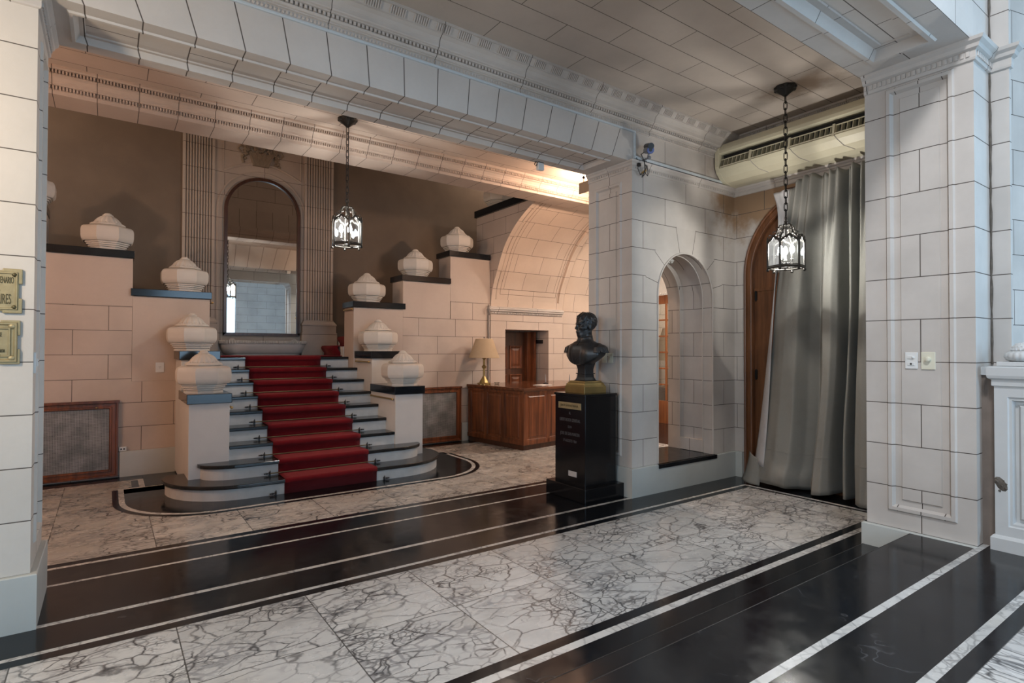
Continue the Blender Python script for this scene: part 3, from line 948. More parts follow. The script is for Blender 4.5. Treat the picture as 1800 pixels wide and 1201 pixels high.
def cornices():
    # corridor cornice
    prof = [(0, 4.24), (.022, 4.243), (.022, 4.250), (.012, 4.252), (.012, 4.290), (.030, 4.292), (.030, 4.300), (.046, 4.304), (.056, 4.314), (.056, 4.322), (.040, 4.325), (.040, 4.352), (.078, 4.354), (.078, 4.364),
            (.094, 4.368), (.100, 4.378), (.100, 4.386), (.104, 4.41), (.120, 4.437), (.148, 4.455), (.160, 4.457), (.160, 4.466), (.20, 4.516), (.214, 4.518), (.214, 4.56), (0, 4.56)]
    path = [(-7, 4.5), (XC, 4.5), (XC, 1.9)]
    b = MB(); b.sweep(prof, path, side=1)
    dentils(b, (-2, 4.5 - .038), (XC, 4.5 - .038), 4.326, 4.351, .028, .020, .015, 1)
    for k in range(298):
        b.sphere((-2 + .030 * k, 4.5 - .012, 4.270), (.012, .010, .017), 6, 4)
    a0 = Vector((0, 0, 0))
    struct(b.build('trim_cornice_corridor', 'mould'))
    b = MB()
    # ribbed blocks of the upper band
    k = int((XC + 2) / .214)
    for i in range(k):
        x = -2 + .214 * i
        if x > XC - .4: break
        for j in range(7):
            u = x + .145 * j / 7
            b.prism([(4.5 - .172, 4.462), (4.5 - .210, 4.510), (4.5 - .197, 4.523), (4.5 - .157, 4.473)], 'x', u, u + .011)
    k = 12
    for i in range(k):
        y = 4.15 - .214 * i
        for j in range(7):
            u = y - .145 * j / 7
            b.prism([(XC - .172, 4.462), (XC - .210, 4.510), (XC - .197, 4.523), (XC - .157, 4.473)], 'y', u, u - .011)
    struct(b.build('trim_cornice_ribs', 'mould'))
    # capital mouldings
    cap = [(0, 3.785), (.012, 3.79), (.016, 3.80), (.016, 3.835), (.032, 3.845), (.038, 3.862), (.055, 3.875), (.06, 3.893), (0, 3.893)]
    b = MB()
    b.sweep(cap, [(PIER, 5.22), (PIER, 4.5), (XC, 4.5), (XC, 1.9)], side=1)
    dentils(b, (PIER, 4.5 - .014), (XC, 4.5 - .014), 3.808, 3.832, .010, .024, .014, 1)
    dentils(b, (PIER - .014, 5.2), (PIER - .014, 4.5), 3.808, 3.832, .010, .024, .014, 1)
    struct(b.build('trim_capital_niche', 'mould'))
    b = MB()
    b.sweep(cap, [(-7, 4.5), (-.37, 4.5), (-.37, 5.22)], side=1)
    dentils(b, (-.37 + .014, 4.5), (-.37 + .014, 5.2), 3.808, 3.832, .010, .024, .014, 1)
    struct(b.build('trim_capital_left', 'mould'))
    cap2 = [(0, 3.75), (.014, 3.755), (.018, 3.77), (.018, 3.82), (.040, 3.832), (.048, 3.855), (.07, 3.872), (.078, 3.893), (0, 3.915)]
    b = MB()
    b.sweep(cap2, [(4.95, 2.035), (4.95, 1.33), (5.29, 1.33), (5.29, 1.215), (5.33, 1.215)], side=1)
    dentils(b, (4.95 - .014, 2.03), (4.95 - .014, 1.34), 3.780, 3.816, .012, .020, .012, 1)
    dentils(b, (4.95, 1.33 - .014), (5.28, 1.33 - .014), 3.780, 3.816, .012, .020, .012, 1)
    struct(b.build('trim_capital_right', 'mould'))
    # inner beam cornice with two dentil rows
    prof = [(0, 4.268), (.012, 4.270), (.012, 4.304), (.050, 4.306), (.050, 4.316), (.060, 4.322), (.066, 4.345), (.085, 4.375), (.112, 4.388), (.112, 4.400), (.096, 4.402), (.096, 4.434), (.140, 4.436), (.150, 4.447), (.150, 4.48), (0, 4.48)]
    b = MB(); b.sweep(prof, [(-4.2, 7.2), (7.05, 7.2)], side=1)
    dentils(b, (-1.2, 7.2 - .012), (7.05, 7.2 - .012), 4.272, 4.303, .030, .016, .0115, 1)
    dentils(b, (-1.2, 7.2 - .094), (7.05, 7.2 - .094), 4.403, 4.433, .032, .016, .0115, 1)
    struct(b.build('trim_cornice_stair_hall', 'vous2'))
    b = MB(); b.sweep([(0, 4.262), (.012, 4.266), (.012, 4.300), (.055, 4.318), (.06, 4.33), (.10, 4.37), (.13, 4.42), (.13, 4.47), (0, 4.47)], [(-4.2, 7.6), (6.0, 7.6)], side=-1)
    struct(b.build('trim_cornice_stairwell', 'vous2'))
cornices()

# --- stair wall with the radiators, left and right of the flight; stepped tops carry copings
CAPS_L = [(-1.55, -.652, 3.505), (-.652, .267, 3.005), (.240, 1.194, 2.505)]
CAPS_R = [(3.285, 4.216, 2.495), (4.16, 5.12, 3.0), (5.094, 5.985, 3.52)]
def stair_walls():
    yb = YW + .45
    # left
    b = MB()
    b.box(-4.2, .78, YW, yb, 0, 1.255); b.box(-4.2, .26, YW, yb, 1.255, 2.264); b.box(-4.2, -.652, YW, yb, 2.264, 2.9)
    wl = struct(b.build('wall_stair_left', 'hallwall'))
    b = MB()
    b.box(.262, 1.185, YW, yb, 1.255, 2.405)
    b.box(-.650, .262, YW, yb, 2.264, 2.905); b.box(-1.55, -.650, YW, yb, 2.9, 3.405)
    b.box(-4.2, -1.55, YW, yb, 2.9, 3.9)
    b.build('smooth_block', 'stoneplain', wl, bevel=.004)
    for x0, x1, z in CAPS_L:
        c = MB(); c.box(x0 - .0, x1 + .012, YW - .035, yb + .035, z - .098, z)
        c.build('coping', 'coping', wl, bevel=.005)
    # right
    b = MB()
    b.box(3.77, 6.0, YW, yb, 0, 1.255); b.box(4.18, 6.0, YW, yb, 1.255, 2.264); b.box(5.13, 6.0, YW, yb, 2.264, 2.585)
    # recess with the small door is cut by building the vault jamb as a separate wall
    wr = struct(b.build('wall_stair_right', 'hallwall'))
    b = MB()
    b.box(3.30, 4.18, YW, yb, 1.255, 2.395); b.box(4.18, 5.12, YW, yb, 2.264, 2.90); b.box(5.12, 6.0, YW, yb, 2.585, 3.42)
    b.build('smooth_block', 'stoneplain', wr, bevel=.004)
    for x0, x1, z in CAPS_R:
        c = MB(); c.box(x0 - .012, x1, YW - .035, yb + .035, z - .098, z)
        c.build('coping', 'coping', wr, bevel=.005)
    struct(wl); struct(wr)
stair_walls()

M['groove'] = plain('incised_groove', (0.17, 0.125, 0.095), 0.9)
# --- vault of the passage on the right
CURVE = [(9.10, 2.518), (9.034, 2.875), (8.861, 3.238), (8.636, 3.637), (8.312, 3.953), (7.969, 4.164), (7.723, 4.264), (7.40, 4.335), (7.16, 4.35)]
def smooth_curve(P, n=4):
    out = []
    for i in range(len(P) - 1):
        p0, p1, p2, p3 = (Vector(P[max(0, min(len(P) - 1, k))]) for k in (i - 1, i, i + 1, i + 2))
        for j in range(n):
            t = j / n
            out.append(tuple(0.5 * ((2 * p1) + (p2 - p0) * t + (2 * p0 - 5 * p1 + 4 * p2 - p3) * t * t + (3 * p1 - p0 - 3 * p2 + p3) * t ** 3)))
    out.append(P[-1])
    return out
def vault():
    half = smooth_curve(CURVE, 4)
    full = half + [(2 * 7.16 - y, z) for y, z in half[-2::-1]]
    b = MB()
    s = 0.0; U = [0.0]
    for (a, c), (d, e) in zip(full, full[1:]):
        s += math.hypot(d - a, e - c); U.append(s)
    def P(i, x, d=0.0):
        y, z = full[i]
        if d:
            y = 7.16 + (y - 7.16) * (1 + d / 1.9); z = 2.5 + (z - 2.5) * (1 + d / 1.9)
        return (x, y, z)
    xs = [(XA, 0), (6.09, 0), (6.105, -.012), (6.125, -.012), (6.14, .02), (7.67, .02), (7.685, -.012), (7.705, -.012), (7.72, 0), (7.825, 0)]
    for i in range(len(full) - 1):
        for (x0, d0), (x1, d1) in zip(xs, xs[1:]):
            if i < 2:
                d0 = d1 = 0
            if full[i + 1][0] < 7.25:
                x0, x1 = max(x0, 7.0), max(x1, 7.0)
                if x1 <= 7.0: continue
            b.face([P(i, x0, d0), P(i, x1, d1), P(i + 1, x1, d1), P(i + 1, x0, d0)], uvs=[(x0, U[i]), (x1, U[i]), (x1, U[i + 1]), (x0, U[i + 1])])
    # second, wider ring behind
    for i in range(len(full) - 1):
        b.face([P(i, 7.83, .16), P(i, 8.9, .16), P(i + 1, 8.9, .16), P(i + 1, 7.83, .16)], uvs=[(7.83, U[i]), (8.9, U[i]), (8.9, U[i + 1]), (7.83, U[i + 1])])
        b.face([P(i, 7.828, 0), P(i, 7.828, .16), P(i + 1, 7.828, .16), P(i + 1, 7.828, 0)], uvs=[(7.8, U[i]), (7.9, U[i]), (7.9, U[i + 1]), (7.8, U[i + 1])])
    struct(b.build('ceiling_vault', 'vault', smooth=True, angle=25))
    # incised panel lines of the vault
    b = MB()
    k0, k1 = 3, 30
    for x in (6.20, 7.60):
        b.tube([P(i, x, .021) for i in range(k0, k1)], .0045, 5)
    for x in (6.27, 7.53):
        b.tube([P(i, x, .021) for i in range(k0 + 1, k1)], .0035, 5)
    b.tube([P(k0, 6.20, .021), P(k0, 7.60, .021)], .0045, 5); b.tube([P(k0 + 1, 6.27, .021), P(k0 + 1, 7.53, .021)], .0035, 5)
    struct(b.build('trim_vault_panel', M['groove'], smooth=True))
    # face of the vault wall
    b = MB()
    for (a, c), (d, e) in zip(full, full[1:]):
        top = 4.33 if min(a, d) > 7.55 else 4.75
        if d < 7.25: continue
        b.face([(XA, a, c), (XA, d, e), (XA, d, top), (XA, a, top)])
    b.face([(XA, 9.10, 0), (XA, 9.62, 0), (XA, 9.62, 4.33), (XA, 9.10, 4.33)])
    b.face([(XA, 9.62, 0), (XA + .4, 9.62, 0), (XA + .4, 9.62, 4.33), (XA, 9.62, 4.33)])
    b.face([(XA, 7.5, 4.33), (XA + .4, 7.5, 4.33), (XA + .4, 9.62, 4.33), (XA, 9.62, 4.33)])
    va = struct(b.build('wall_vault', 'archwall'))
    c = MB(); c.box(XA - .035, XA + .44, 7.5, 9.66, 4.335, 4.47)
    c.build('coping', 'coping', va, bevel=.005)
    # jamb wall with the door recess
    b = MB()
    x0, x1, zt = 6.345, 7.44, 2.095
    y = YW - .02
    b.face([(XA, y, 0), (x0, y, 0), (x0, y, 2.5), (XA, y, 2.5)])
    b.face([(x1, y, 0), (7.825, y, 0), (7.825, y, 2.5), (x1, y, 2.5)])
    b.face([(x0, y, zt), (x1, y, zt), (x1, y, 2.55), (x0, y, 2.55)])
    b.face([(x0, y, 0), (x0, y + .62, 0), (x0, y + .62, zt), (x0, y, zt)])
    b.face([(x1, y, 0), (x1, y + .62, 0), (x1, y + .62, zt), (x1, y, zt)])
    b.face([(x0, y, zt), (x1, y, zt), (x1, y + .62, zt), (x0, y + .62, zt)])
    b.face([(XA - .1, y + .66, 0), (x1 + .3, y + .66, 0), (x1 + .3, y + .66, 2.6), (XA - .1, y + .66, 2.6)])
    b.face([(7.825, y, 0), (7.825, y + .17, 0), (7.825, y + .17, 2.7), (7.825, y, 2.7)])
    b.face([(7.825, y + .17, 0), (13, y + .17, 0), (13, y + .17, 4.8), (7.825, y + .17, 4.8)])
    struct(b.build('wall_passage_side', 'archwall'))
    b = MB()
    imp = [(0, 2.385), (.012, 2.39), (.016, 2.40), (.016, 2.43), (.05, 2.445), (.055, 2.47), (.07, 2.48), (.07, 2.515), (0, 2.54)]
    b.sweep(imp, [(XA, y + .1), (XA, y), (7.80, y)], side=1)
    dentils(b, (XA, y - .014), (7.80, y - .014), 2.404, 2.428, .018, .020, .014, 1)
    struct(b.build('trim_impost', 'mould'))
    # far end of the passage, behind the glazed door
    b = MB()
    b.box(12.2, 12.4, 5.0, 9.6, 0, 4.8); b.box(7.0, 12.4, 5.0, 5.16, 0, 4.8)
    struct(b.build('wall_passage', 'archwall'))
vault()

# --- stairwell and mirror wall
def stairwell():
    b = MB()
    b.box(-4.2, 9.2, 10.9, 11.1, 0, 7.05)
    struct(b.build('wall_back', 'stucco'))
    b = MB()
    b.box(-4.3, -4.1, 7.2, 11.1, 0, 7.05); b.box(9.1, 9.3, 9.5, 11.1, 0, 7.05); b.box(9.1, 9.3, 7.2, 9.5, 4.86, 7.05)
    struct(b.build('wall_stairwell_ends', 'stucco'))
    b = MB(); b.box(-4.2, -4.0, 5.15, YW, 0, 4.6)
    struct(b.build('wall_hall_end', 'hallwall'))
    b = MB(); b.box(6.4, 9.2, 7.4, 9.7, 4.36, 4.44)
    struct(b.build('floor_gallery', 'black'))
    # stone panel, arch moulding and fluted pilasters round the mirror
    b = MB()
    b.box(1.44, 3.08, 10.865, 10.9, 1.57, 6.2)
    struct(b.build('trim_mirror_panel', 'panelstone'))
    b = MB()
    cx, r, zs = 2.25, .74, 4.12
    al = arch_line(cx, r, zs, 1.85, 28)
    for rr, rad in ((r, .022), (r - .07, .014)):
        b.tube([(u, 10.862, z) for u, z in arch_line(cx, rr, zs, 1.85, 28)], rad, 6)
    # spandrel moulding, rising flat over the arch
    sp = [(1.60 + 1.30 * i / 20, 4.76 + .26 * math.sin(PI * (.06 + .88 * i / 20))) for i in range(21)]
    b.tube([(u, 10.86, z) for u, z in sp], .022, 6)
    b.tube([(1.60, 10.86, 4.81), (1.60, 10.86, 6.0)], .014, 6); b.tube([(2.90, 10.86, 4.81), (2.90, 10.86, 6.0)], .014, 6)
    struct(b.build('trim_mirror_arch', 'flute', smooth=True))
    for nm, x0, x1 in (('trim_pilaster_left', .985, 1.46), ('trim_pilaster_right', 2.965, 3.50)):
        b = MB()
        n = 10
        pw = (x1 - x0)
        pts = [(x0, 10.895), (x0, 10.815)]
        m = .03
        st = (pw - 2 * m) / n
        for i in range(n):
            a = x0 + m + st * i
            pts += [(a, 10.815), (a + st * .22, 10.815)] + [(a + st * (.22 + .56 * j / 5), 10.815 + .040 * math.sin(PI * j / 5)) for j in range(1, 5)] + [(a + st * .78, 10.815)]
        pts += [(x1, 10.815), (x1, 10.895)]
        b.prism(pts, 'z', 2.22, 6.3)
        b.box(x0 - .04, x1 + .05, 10.76, 10.9, 1.57, 2.13)
        b.sweep([(0, 2.13), (.02, 2.135), (.02, 2.16), (.0, 2.185), (-.02, 2.215), (-.05, 2.24)], [(x0 - .03, 10.9), (x0 - .03, 10.77), (x1 + .04, 10.77), (x1 + .04, 10.9)], side=1, ends=False)
        b.box(x0 - .01, x1 + .01, 10.79, 10.9, 2.12, 2.24)
        b.box(x0 - .055, x1 + .065, 10.745, 10.9, 1.57, 2.0)
        struct(b.build(nm, 'flute'))
stairwell()

# --- foyer behind the viewer (seen in the mirror and in reflections)
def foyer():
    b = MB()
    y = -6.0
    xs = [(1.5, 4.6)]
    edges = [-7] + [v for q in xs for v in q] + [8.2]
    for i in range(0, len(edges), 2):
        b.box(edges[i], edges[i + 1], y - .3, y, 0, 6.7)
    for x0, x1 in xs:
        b.box(x0, x1, y - .3, y, 4.3, 6.7)
    struct(b.build('wall_foyer', 'pillar'))
    b = MB(); b.box(-7.2, -7, -6.3, -3.0, 0, 6.7); b.box(-7.2, -7, -.2, 5.3, 0, 6.7); b.box(-7.2, -7, -3.0, -.2, 0, 1.1); b.box(-7.2, -7, -3.0, -.2, 5.2, 6.7); struct(b.build('wall_foyer_left', 'pillar'))
    b = MB(); b.box(8.1, 8.3, -6.3, -3.8, 0, 6.7); b.box(8.1, 8.3, -1.4, 1.3, 0, 6.7); b.box(8.1, 8.3, -3.8, -1.4, 0, 1.2); b.box(8.1, 8.3, -3.8, -1.4, 5.2, 6.7); struct(b.build('wall_foyer_right', 'pillar'))
    b = MB(); b.box(8.2, 8.22, -3.8, -1.4, 1.2, 5.2)
    p = struct(b.build('window_3', 'windowlight'))  # unseen window added for blue light on the right pier
    f = MB()
    for k in range(4):
        f.box(8.12, 8.19, -3.8 + .8 * k - .03, -3.8 + .8 * k + .03, 1.2, 5.2); f.box(8.12, 8.19, -3.8, -1.4, 1.2 + 4 * k / 3 - .03, 1.2 + 4 * k / 3 + .03)
    f.build('window_frame', 'iron', p)
    for i, (x0, x1) in enumerate(xs):
        b = MB(); b.box(x0, x1, y - .2, y - .18, .33, 4.3)
        p = struct(b.build('window_%d' % (i + 1), 'windowlight'))
        f = MB()
        for k in range(5):
            u = x0 + (x1 - x0) * k / 4
            f.box(u - .045, u + .045, y - .17, y - .1, .33, 4.3)
        for z in (.36, 1.2, 2.0, 2.25, 4.25):
            f.box(x0, x1, y - .17, y - .1, z - .04, z + .04)
        for k in range(4):
            u = x0 + (x1 - x0) * (k + .5) / 4
            f.tube([(u + .33 * math.cos(a * PI / 12), y - .13, 3.2 + .33 * math.sin(a * PI / 12)) for a in range(24)], .025, 6, closed=True)
        f.build('window_frame', 'iron', p)
    b = MB(); b.box(-7.15, -7.13, -3.0, -.2, 1.1, 5.2)
    p = struct(b.build('window_2', 'windowlight'))  # unseen window added to light the left face of the right pier
    f = MB()
    for k in range(4):
        f.box(-7.12, -7.05, -3.0 + 2.8 * k / 3 - .03, -3.0 + 2.8 * k / 3 + .03, 1.1, 5.2); f.box(-7.12, -7.05, -3.0, -.2, 1.1 + 4.1 * k / 3 - .03, 1.1 + 4.1 * k / 3 + .03)
    f.build('window_frame', 'iron', p)
foyer()

# --- baseboards
def baseboards():
    t, h = .035, .335
    prof = [(0, 0), (t, 0), (t, h - .006), (t - .006, h), (0, h)]
    for nm, path in (('baseboard_niche', [(PIER, 5.22), (PIER, 4.5), (XC, 4.5), (XC, 4.37)]),
                     ('baseboard_left', [(-7, 4.5), (-.37, 4.5), (-.37, 5.22)]),
                     ('baseboard_stair_left', [(.14, YW), (.77, YW)]),
                     ('baseboard_stair_right', [(5.36, YW), (5.5, YW)])):
        b = MB(); b.sweep(prof, path, side=1)
        struct(b.build(nm, 'base'))
    b = MB(); b.box(4.905, 4.955, 1.33, 2.06, .0, .333)
    struct(b.build('baseboard_right', 'base', bevel=.003))
baseboards()
# ------------------------------------------------------------------ grand staircase
RISE, RUN, NOSE0 = 0.1744, 0.30, 6.93
SXL, SXR, SCX = 1.20, 3.34, 2.27
def stair_outline(k):
    """plan of the two wide lowest steps with rounded ends"""
    if k == 1:
        xl, xr, yf, yb, rx, ry = .52, 4.04, 6.92, 7.95, .80, .80
    else:
        xl, xr, yf, yb, rx, ry = .86, 3.70, 7.22, 7.60, .42, .30
    P = [(xl + .06 if k == 1 else xl, yb)]
    P += [(xl + rx + rx * math.cos(math.radians(a)), yf + ry + ry * math.sin(math.radians(a))) for a in range(180, 271, 9)]
    P += [(xr - rx + rx * math.cos(math.radians(a)), yf + ry + ry * math.sin(math.radians(a))) for a in range(270, 361, 9)]
    P += [(xr - .06 if k == 1 else xr, yb)]
    return P

def inset(P, d):
    c = Vector((SCX, 7.9))
    out = []
    for i, p in enumerate(P):
        a = Vector(P[max(0, i - 1)]); b = Vector(P[min(len(P) - 1, i + 1)])
        t = (b - a).normalized(); n = Vector((-t.y, t.x))
        out.append((p[0] + n.x * d, p[1] + n.y * d))
    return out

def staircase():
    st = thing('staircase', 'wide staircase of black treads and white risers rising to the mirror landing', 'staircase', (SCX, 7.0, 0))
    for k in range(1, 10):
        zt = RISE * k
        y = NOSE0 + RUN * (k - 1)
        b = MB()
        if k <= 2:
            P = stair_outline(k)
            b.prism(P, 'z', zt - .042, zt)
            b.build('tread', 'black_step', st, bevel=.009, seg=3)
            b = MB(); b.prism(inset(P, .035), 'z', zt - RISE, zt - .04)
            b.build('riser', 'riser', st)
        else:
            yb = y + RUN + .06 if k < 9 else 10.86
            x0, x1 = (SXL, SXR) if k < 9 else (1.190, 3.296)
            b.box(x0, x1, y, yb, zt - .042, zt)
            b.build('tread', 'black_step', st, bevel=.009, seg=3)
            b = MB(); b.box(x0, x1, y + .03, y + .06 if k < 9 else 10.86, zt - RISE, zt - .04)
            b.build('riser', 'riser', st)
    # newel piers with black caps, two each side
    for x0, x1 in ((.77, 1.20), (3.34, 3.77)):
        for (ya, yb, zt) in ((7.52, 8.42, 1.165), (8.42, YW, 1.668)):
            b = MB(); b.box(x0, x1, ya, yb + .0, 0.02 if ya < 8 else 1.0, zt - .10)
            if ya > 8:
                b = MB(); b.box(x0, x1, ya - .005, yb, 0.02, zt - .10)
            b.build('newel_pier', 'newel', st, bevel=.004)
            b = MB(); b.box(x0 - .025, x1 + .022, ya - .03, yb + (.0 if ya < 8 else -.0), zt - .115, zt)
            b.build('newel_cap', 'coping', st, bevel=.006)
    # side flights above the landing
    zl = RISE * 9
    for sgn in (-1, 1):
        sf = thing('side_stairs', 'white side flight climbing %s from the mirror landing' % ('right' if sgn > 0 else 'left, mostly hidden by the stepped wall,'), 'stairs', (SCX + sgn * 1.5, 10.2, zl))
        b = MB()
        for j in range(1, 8):
            x = SCX + sgn * (1.02 + .30 * (j - 1))
            xe = SCX + sgn * 3.6
            b.box(min(x, xe), max(x, xe), YW + .452, 10.74, zl + RISE * (j - 1) + .001, zl + RISE * j)
        b.build('steps', 'riser', sf)
    return st
staircase()

def carpet_profile(y0, k0, k1, end_y):
    """runner line over the treads, rounded at every nosing"""
    P = []
    t = .014
    for k in range(k0, k1 + 1):
        z0, z1 = RISE * (k - 1), RISE * k
        y = NOSE0 + RUN * (k - 1)
        yr = y + .030 - t
        P += [(yr, z0 + t if k > k0 else z0 + .002), (yr, z1 - .055), (y - t * .6, z1 - .045), (y - t, z1 - .030), (y - t, z1 - .012), (y - t * .4, z1 + t * .6), (y + .012, z1 + t)]
    P.append((end_y, RISE * k1 + t))
    return P

def stair_carpet():
    b = MB()
    P = carpet_profile(NOSE0, 1, 9, 9.63)
    n = 14
    x0, x1 = 1.70, 2.83
    random.seed(11)
    rows = []
    for i, (y, z) in enumerate(P):
        rows.append([(x0 + (x1 - x0) * j / n, y - .003 * random.random(), z) for j in range(n + 1)])
    for A, B in zip(rows, rows[1:]):
        for j in range(n):
            b.face([A[j], A[j + 1], B[j + 1], B[j]])
    o = b.build('stair_runner', 'carpet', smooth=True, angle=70)
    m = o.modifiers.new('solid', 'SOLIDIFY'); m.thickness = .010; m.offset = -1
    tag(o, 'red carpet runner down the middle of the black and white stairs', 'carpet')
    # landing carpet
    zl = RISE * 9
    b = MB(); b.box(1.05, 3.30, 9.64, 10.55, zl + .002, zl + .016)
    tag(b.build('landing_carpet', 'carpet', bevel=.004), 'red carpet laid across the landing below the tall mirror', 'carpet')
    # carpet going up the right-hand side flight
    b = MB()
    pr = []
    for j in range(1, 6):
        x = SCX + 1.02 + .30 * (j - 1); z0 = zl + RISE * (j - 1); z1 = z0 + RISE
        pr += [(x - .016, z0 + .016), (x - .012, z0 + .06), (x - .055, z1 - .05), (x - .065, z1 - .02), (x - .05, z1 + .012), (x, z1 + .018)]
    pr.append((pr[-1][0] + .3, pr[-1][1]))
    A = [(x, 9.72, z) for x, z in pr]; B = [(x, 10.62, z) for x, z in pr]
    strip(b, A, B)
    o = b.build('stair_runner', 'carpet', smooth=True, angle=70)
    m = o.modifiers.new('solid', 'SOLIDIFY'); m.thickness = .012; m.offset = -1
    tag(o, 'red carpet climbing the side flight to the right of the landing', 'carpet')
stair_carpet()

ORD = ['lowest', 'second', 'third', 'fourth', 'fifth', 'sixth', 'seventh', 'eighth', 'topmost']
def stair_rods():
    root = thing('stair_rod', 'x', 'stair rod', (2.265, NOSE0, 0), 0, 'brass rods holding the red stair carpet')
    b = MB(); b.tube([(-.66, 0, 0), (.66, 0, 0)], .007, 8)
    b.build('rod', 'rod', root, world=False, smooth=True)
    for s in (-1, 1):
        b = MB()
        b.sphere((s * .70, 0, 0), (.022, .011, .011), 8, 6); b.sphere((s * .665, 0, 0), (.010, .014, .014), 8, 6); b.sphere((s * .725, 0, 0), .009, 8, 6)
        b.boxc((s * .665, .010, -.004), (.020, .016, .044)); b.sphere((s * .665, -.004, .026), (.006, .006, .014), 6, 5)
        b.build('rod_bracket', 'bronze', root, world=False, smooth=True)
    for k in range(1, 10):
        o = root if k == 9 else copy_tree(root)
        if k == 1:
            for ch in list(o.children):
                if ch.name.startswith('rod') and 'bracket' not in ch.name: bpy.data.objects.remove(ch)
        o.location = (2.265, NOSE0 + RUN * (k - 1) - .004 + (.004 if k > 1 else 0), RISE * (k - 1) + .026)
        o['label'] = 'pair of bracket ends on the black floor at the foot of the red carpet' if k == 1 else ('brass stair rod at the foot of the %s red carpet riser%s' % (ORD[k - 1], ', counted from the floor' if 0 < k - 1 < 8 else ', just below the landing'))
stair_rods()

def hand_rods():
    def rod(x, y0, y1, z, lab):
        r = thing('brass_handrail', lab, 'handrail', (x, (y0 + y1) / 2, z), 0, 'short brass rails under the newel caps')
        b = MB(); b.tube([(0, y0 - (y0 + y1) / 2, 0), (0, y1 - (y0 + y1) / 2, 0)], .012, 10)
        b.sphere((0, y0 - (y0 + y1) / 2, 0), .017, 10, 7); b.sphere((0, y1 - (y0 + y1) / 2, 0), .017, 10, 7)
        b.build('rail', 'brass_bright', r, world=False, smooth=True)
        sg = 1 if x > SCX else -1
        for y in (y0 + .07, y1 - .07):
            b = MB(); b.tube([(0, y - (y0 + y1) / 2, 0), (sg * .028, y - (y0 + y1) / 2, 0)], .008, 8)
            b.build('rail_bracket', 'bronze', r, world=False, smooth=True)
    rod(3.34 - .030, 7.56, 8.36, .985, 'brass rail under the black cap of the front right newel')
    rod(3.34 - .030, 8.46, 9.02, 1.50, 'brass rail under the black cap of the rear right newel')
    rod(1.20 + .030, 7.56, 8.36, .985, 'brass rail end under the cap of the front left newel')
    rod(1.20 + .030, 8.46, 9.02, 1.50, 'brass rail under the cap of the rear left newel')
hand_rods()
def hand_rods_upper():
    for x, sg, lab in ((3.30 - .028, 1, 'brass rail on the end of the wall below the right landing urn'), (1.19 + .028, -1, 'brass rail on the end of the wall below the left landing urn')):
        r = thing('brass_handrail', lab, 'handrail', (x, YW + .2, 2.36), 0, 'short brass rails under the newel caps')
        b = MB(); b.tube([(0, -.2, 0), (0, .2, 0)], .011, 10); b.sphere((0, -.2, 0), .016, 10, 7)
        b.build('rail', 'brass_bright', r, world=False, smooth=True)
        b = MB(); b.tube([(0, -.1, 0), (sg * .026, -.1, 0)], .008, 8)
        b.build('rail_bracket', 'bronze', r, world=False, smooth=True)
hand_rods_upper()

# ------------------------------------------------------------------ plaster urns on the copings
def urns():
    root = thing('stone_urn', 'x', 'urn', (0, 0, 0), 0, 'octagonal plaster urns on the stair copings')
    b = MB()
    b.lathe([(.236, 0), (.236, .028), (.218, .030), (.218, .038), (.246, .040), (.246, .056), (.236, .058), (.236, .062), (.264, .064), (.264, .080), (.254, .082), (.254, .086), (.282, .088), (.282, .104), (.272, .106), (.272, .110),
             (.304, .112), (.318, .128), (.330, .150), (.335, .18), (.336, .25), (.332, .282), (.320, .306), (.300, .321), (.27, .329), (.245, .331)], 8, poly=True, phase=PI / 8)
    b.build('body', 'urn', root, world=False, smooth=True, angle=24)
    b = MB()
    b.lathe([(.228, .326), (.228, .336), (.236, .338), (.252, .343), (.256, .351), (.252, .359), (.238, .363), (.234, .371), (.20, .374)], 8, poly=True, phase=PI / 8)
    b.build('lid_rim', 'urn', root, world=False, smooth=True, angle=24)
    b = MB()
    b.lathe([(.200, .368), (.197, .385), (.182, .412), (.155, .440), (.122, .464), (.088, .480), (.055, .488)], 96, rib=lambda a, z: .075 * abs(math.cos(8 * a)) - .03)
    for i in range(32):
        a = 2 * PI * i / 32
        b.sphere((.206 * math.cos(a), .206 * math.sin(a), .376), (.016, .016, .014), 6, 5)
    b.build('lid', 'urn', root, world=False, smooth=True, angle=60)
    b = MB()
    b.lathe([(.070, .480), (.080, .489), (.080, .497), (.062, .503), (.058, .511), (.046, .520), (.022, .527)], 20)
    b.build('finial', 'urn', root, world=False, smooth=True)
    for ch in root.children:
        q = .865 if ch.name.startswith('body') else .77
        ch.data.transform(Matrix.Diagonal((q, q, .975, 1)))
    yc = YW + .225
    L = [(.955, 7.82, 1.165, 'plaster urn on the front left newel at the foot of the stairs'),
         (.925, 8.77, 1.668, 'plaster urn on the rear left newel, behind the front left one'),
         (.887, yc, 2.505, 'plaster urn on the blue edged coping left of the mirror'),
         (-.018, yc, 3.005, 'plaster urn on the high coping against the brown wall at left'),
         (-.86, yc, 3.505, 'plaster urn half hidden by the left pillar, highest on the left'),
         (3.585, 7.82, 1.165, 'plaster urn on the front right newel near the desk'),
         (3.585, 8.77, 1.668, 'plaster urn on the rear right newel beside the top stairs'),
         (3.612, yc, 2.495, 'plaster urn on the coping just right of the mirror'),
         (4.522, yc, 3.0, 'plaster urn on the middle coping of the right stair wall'),
         (5.387, yc, 3.52, 'plaster urn on the top coping beside the vaulted arch'),
         (6.22, 9.15, 4.47, 'plaster urn in shadow on the gallery coping above the vault')]
    for i, (x, y, z, lab) in enumerate(L):
        o = root if i == 0 else copy_tree(root)
        o.location = (x, y, z); o['label'] = lab
urns()

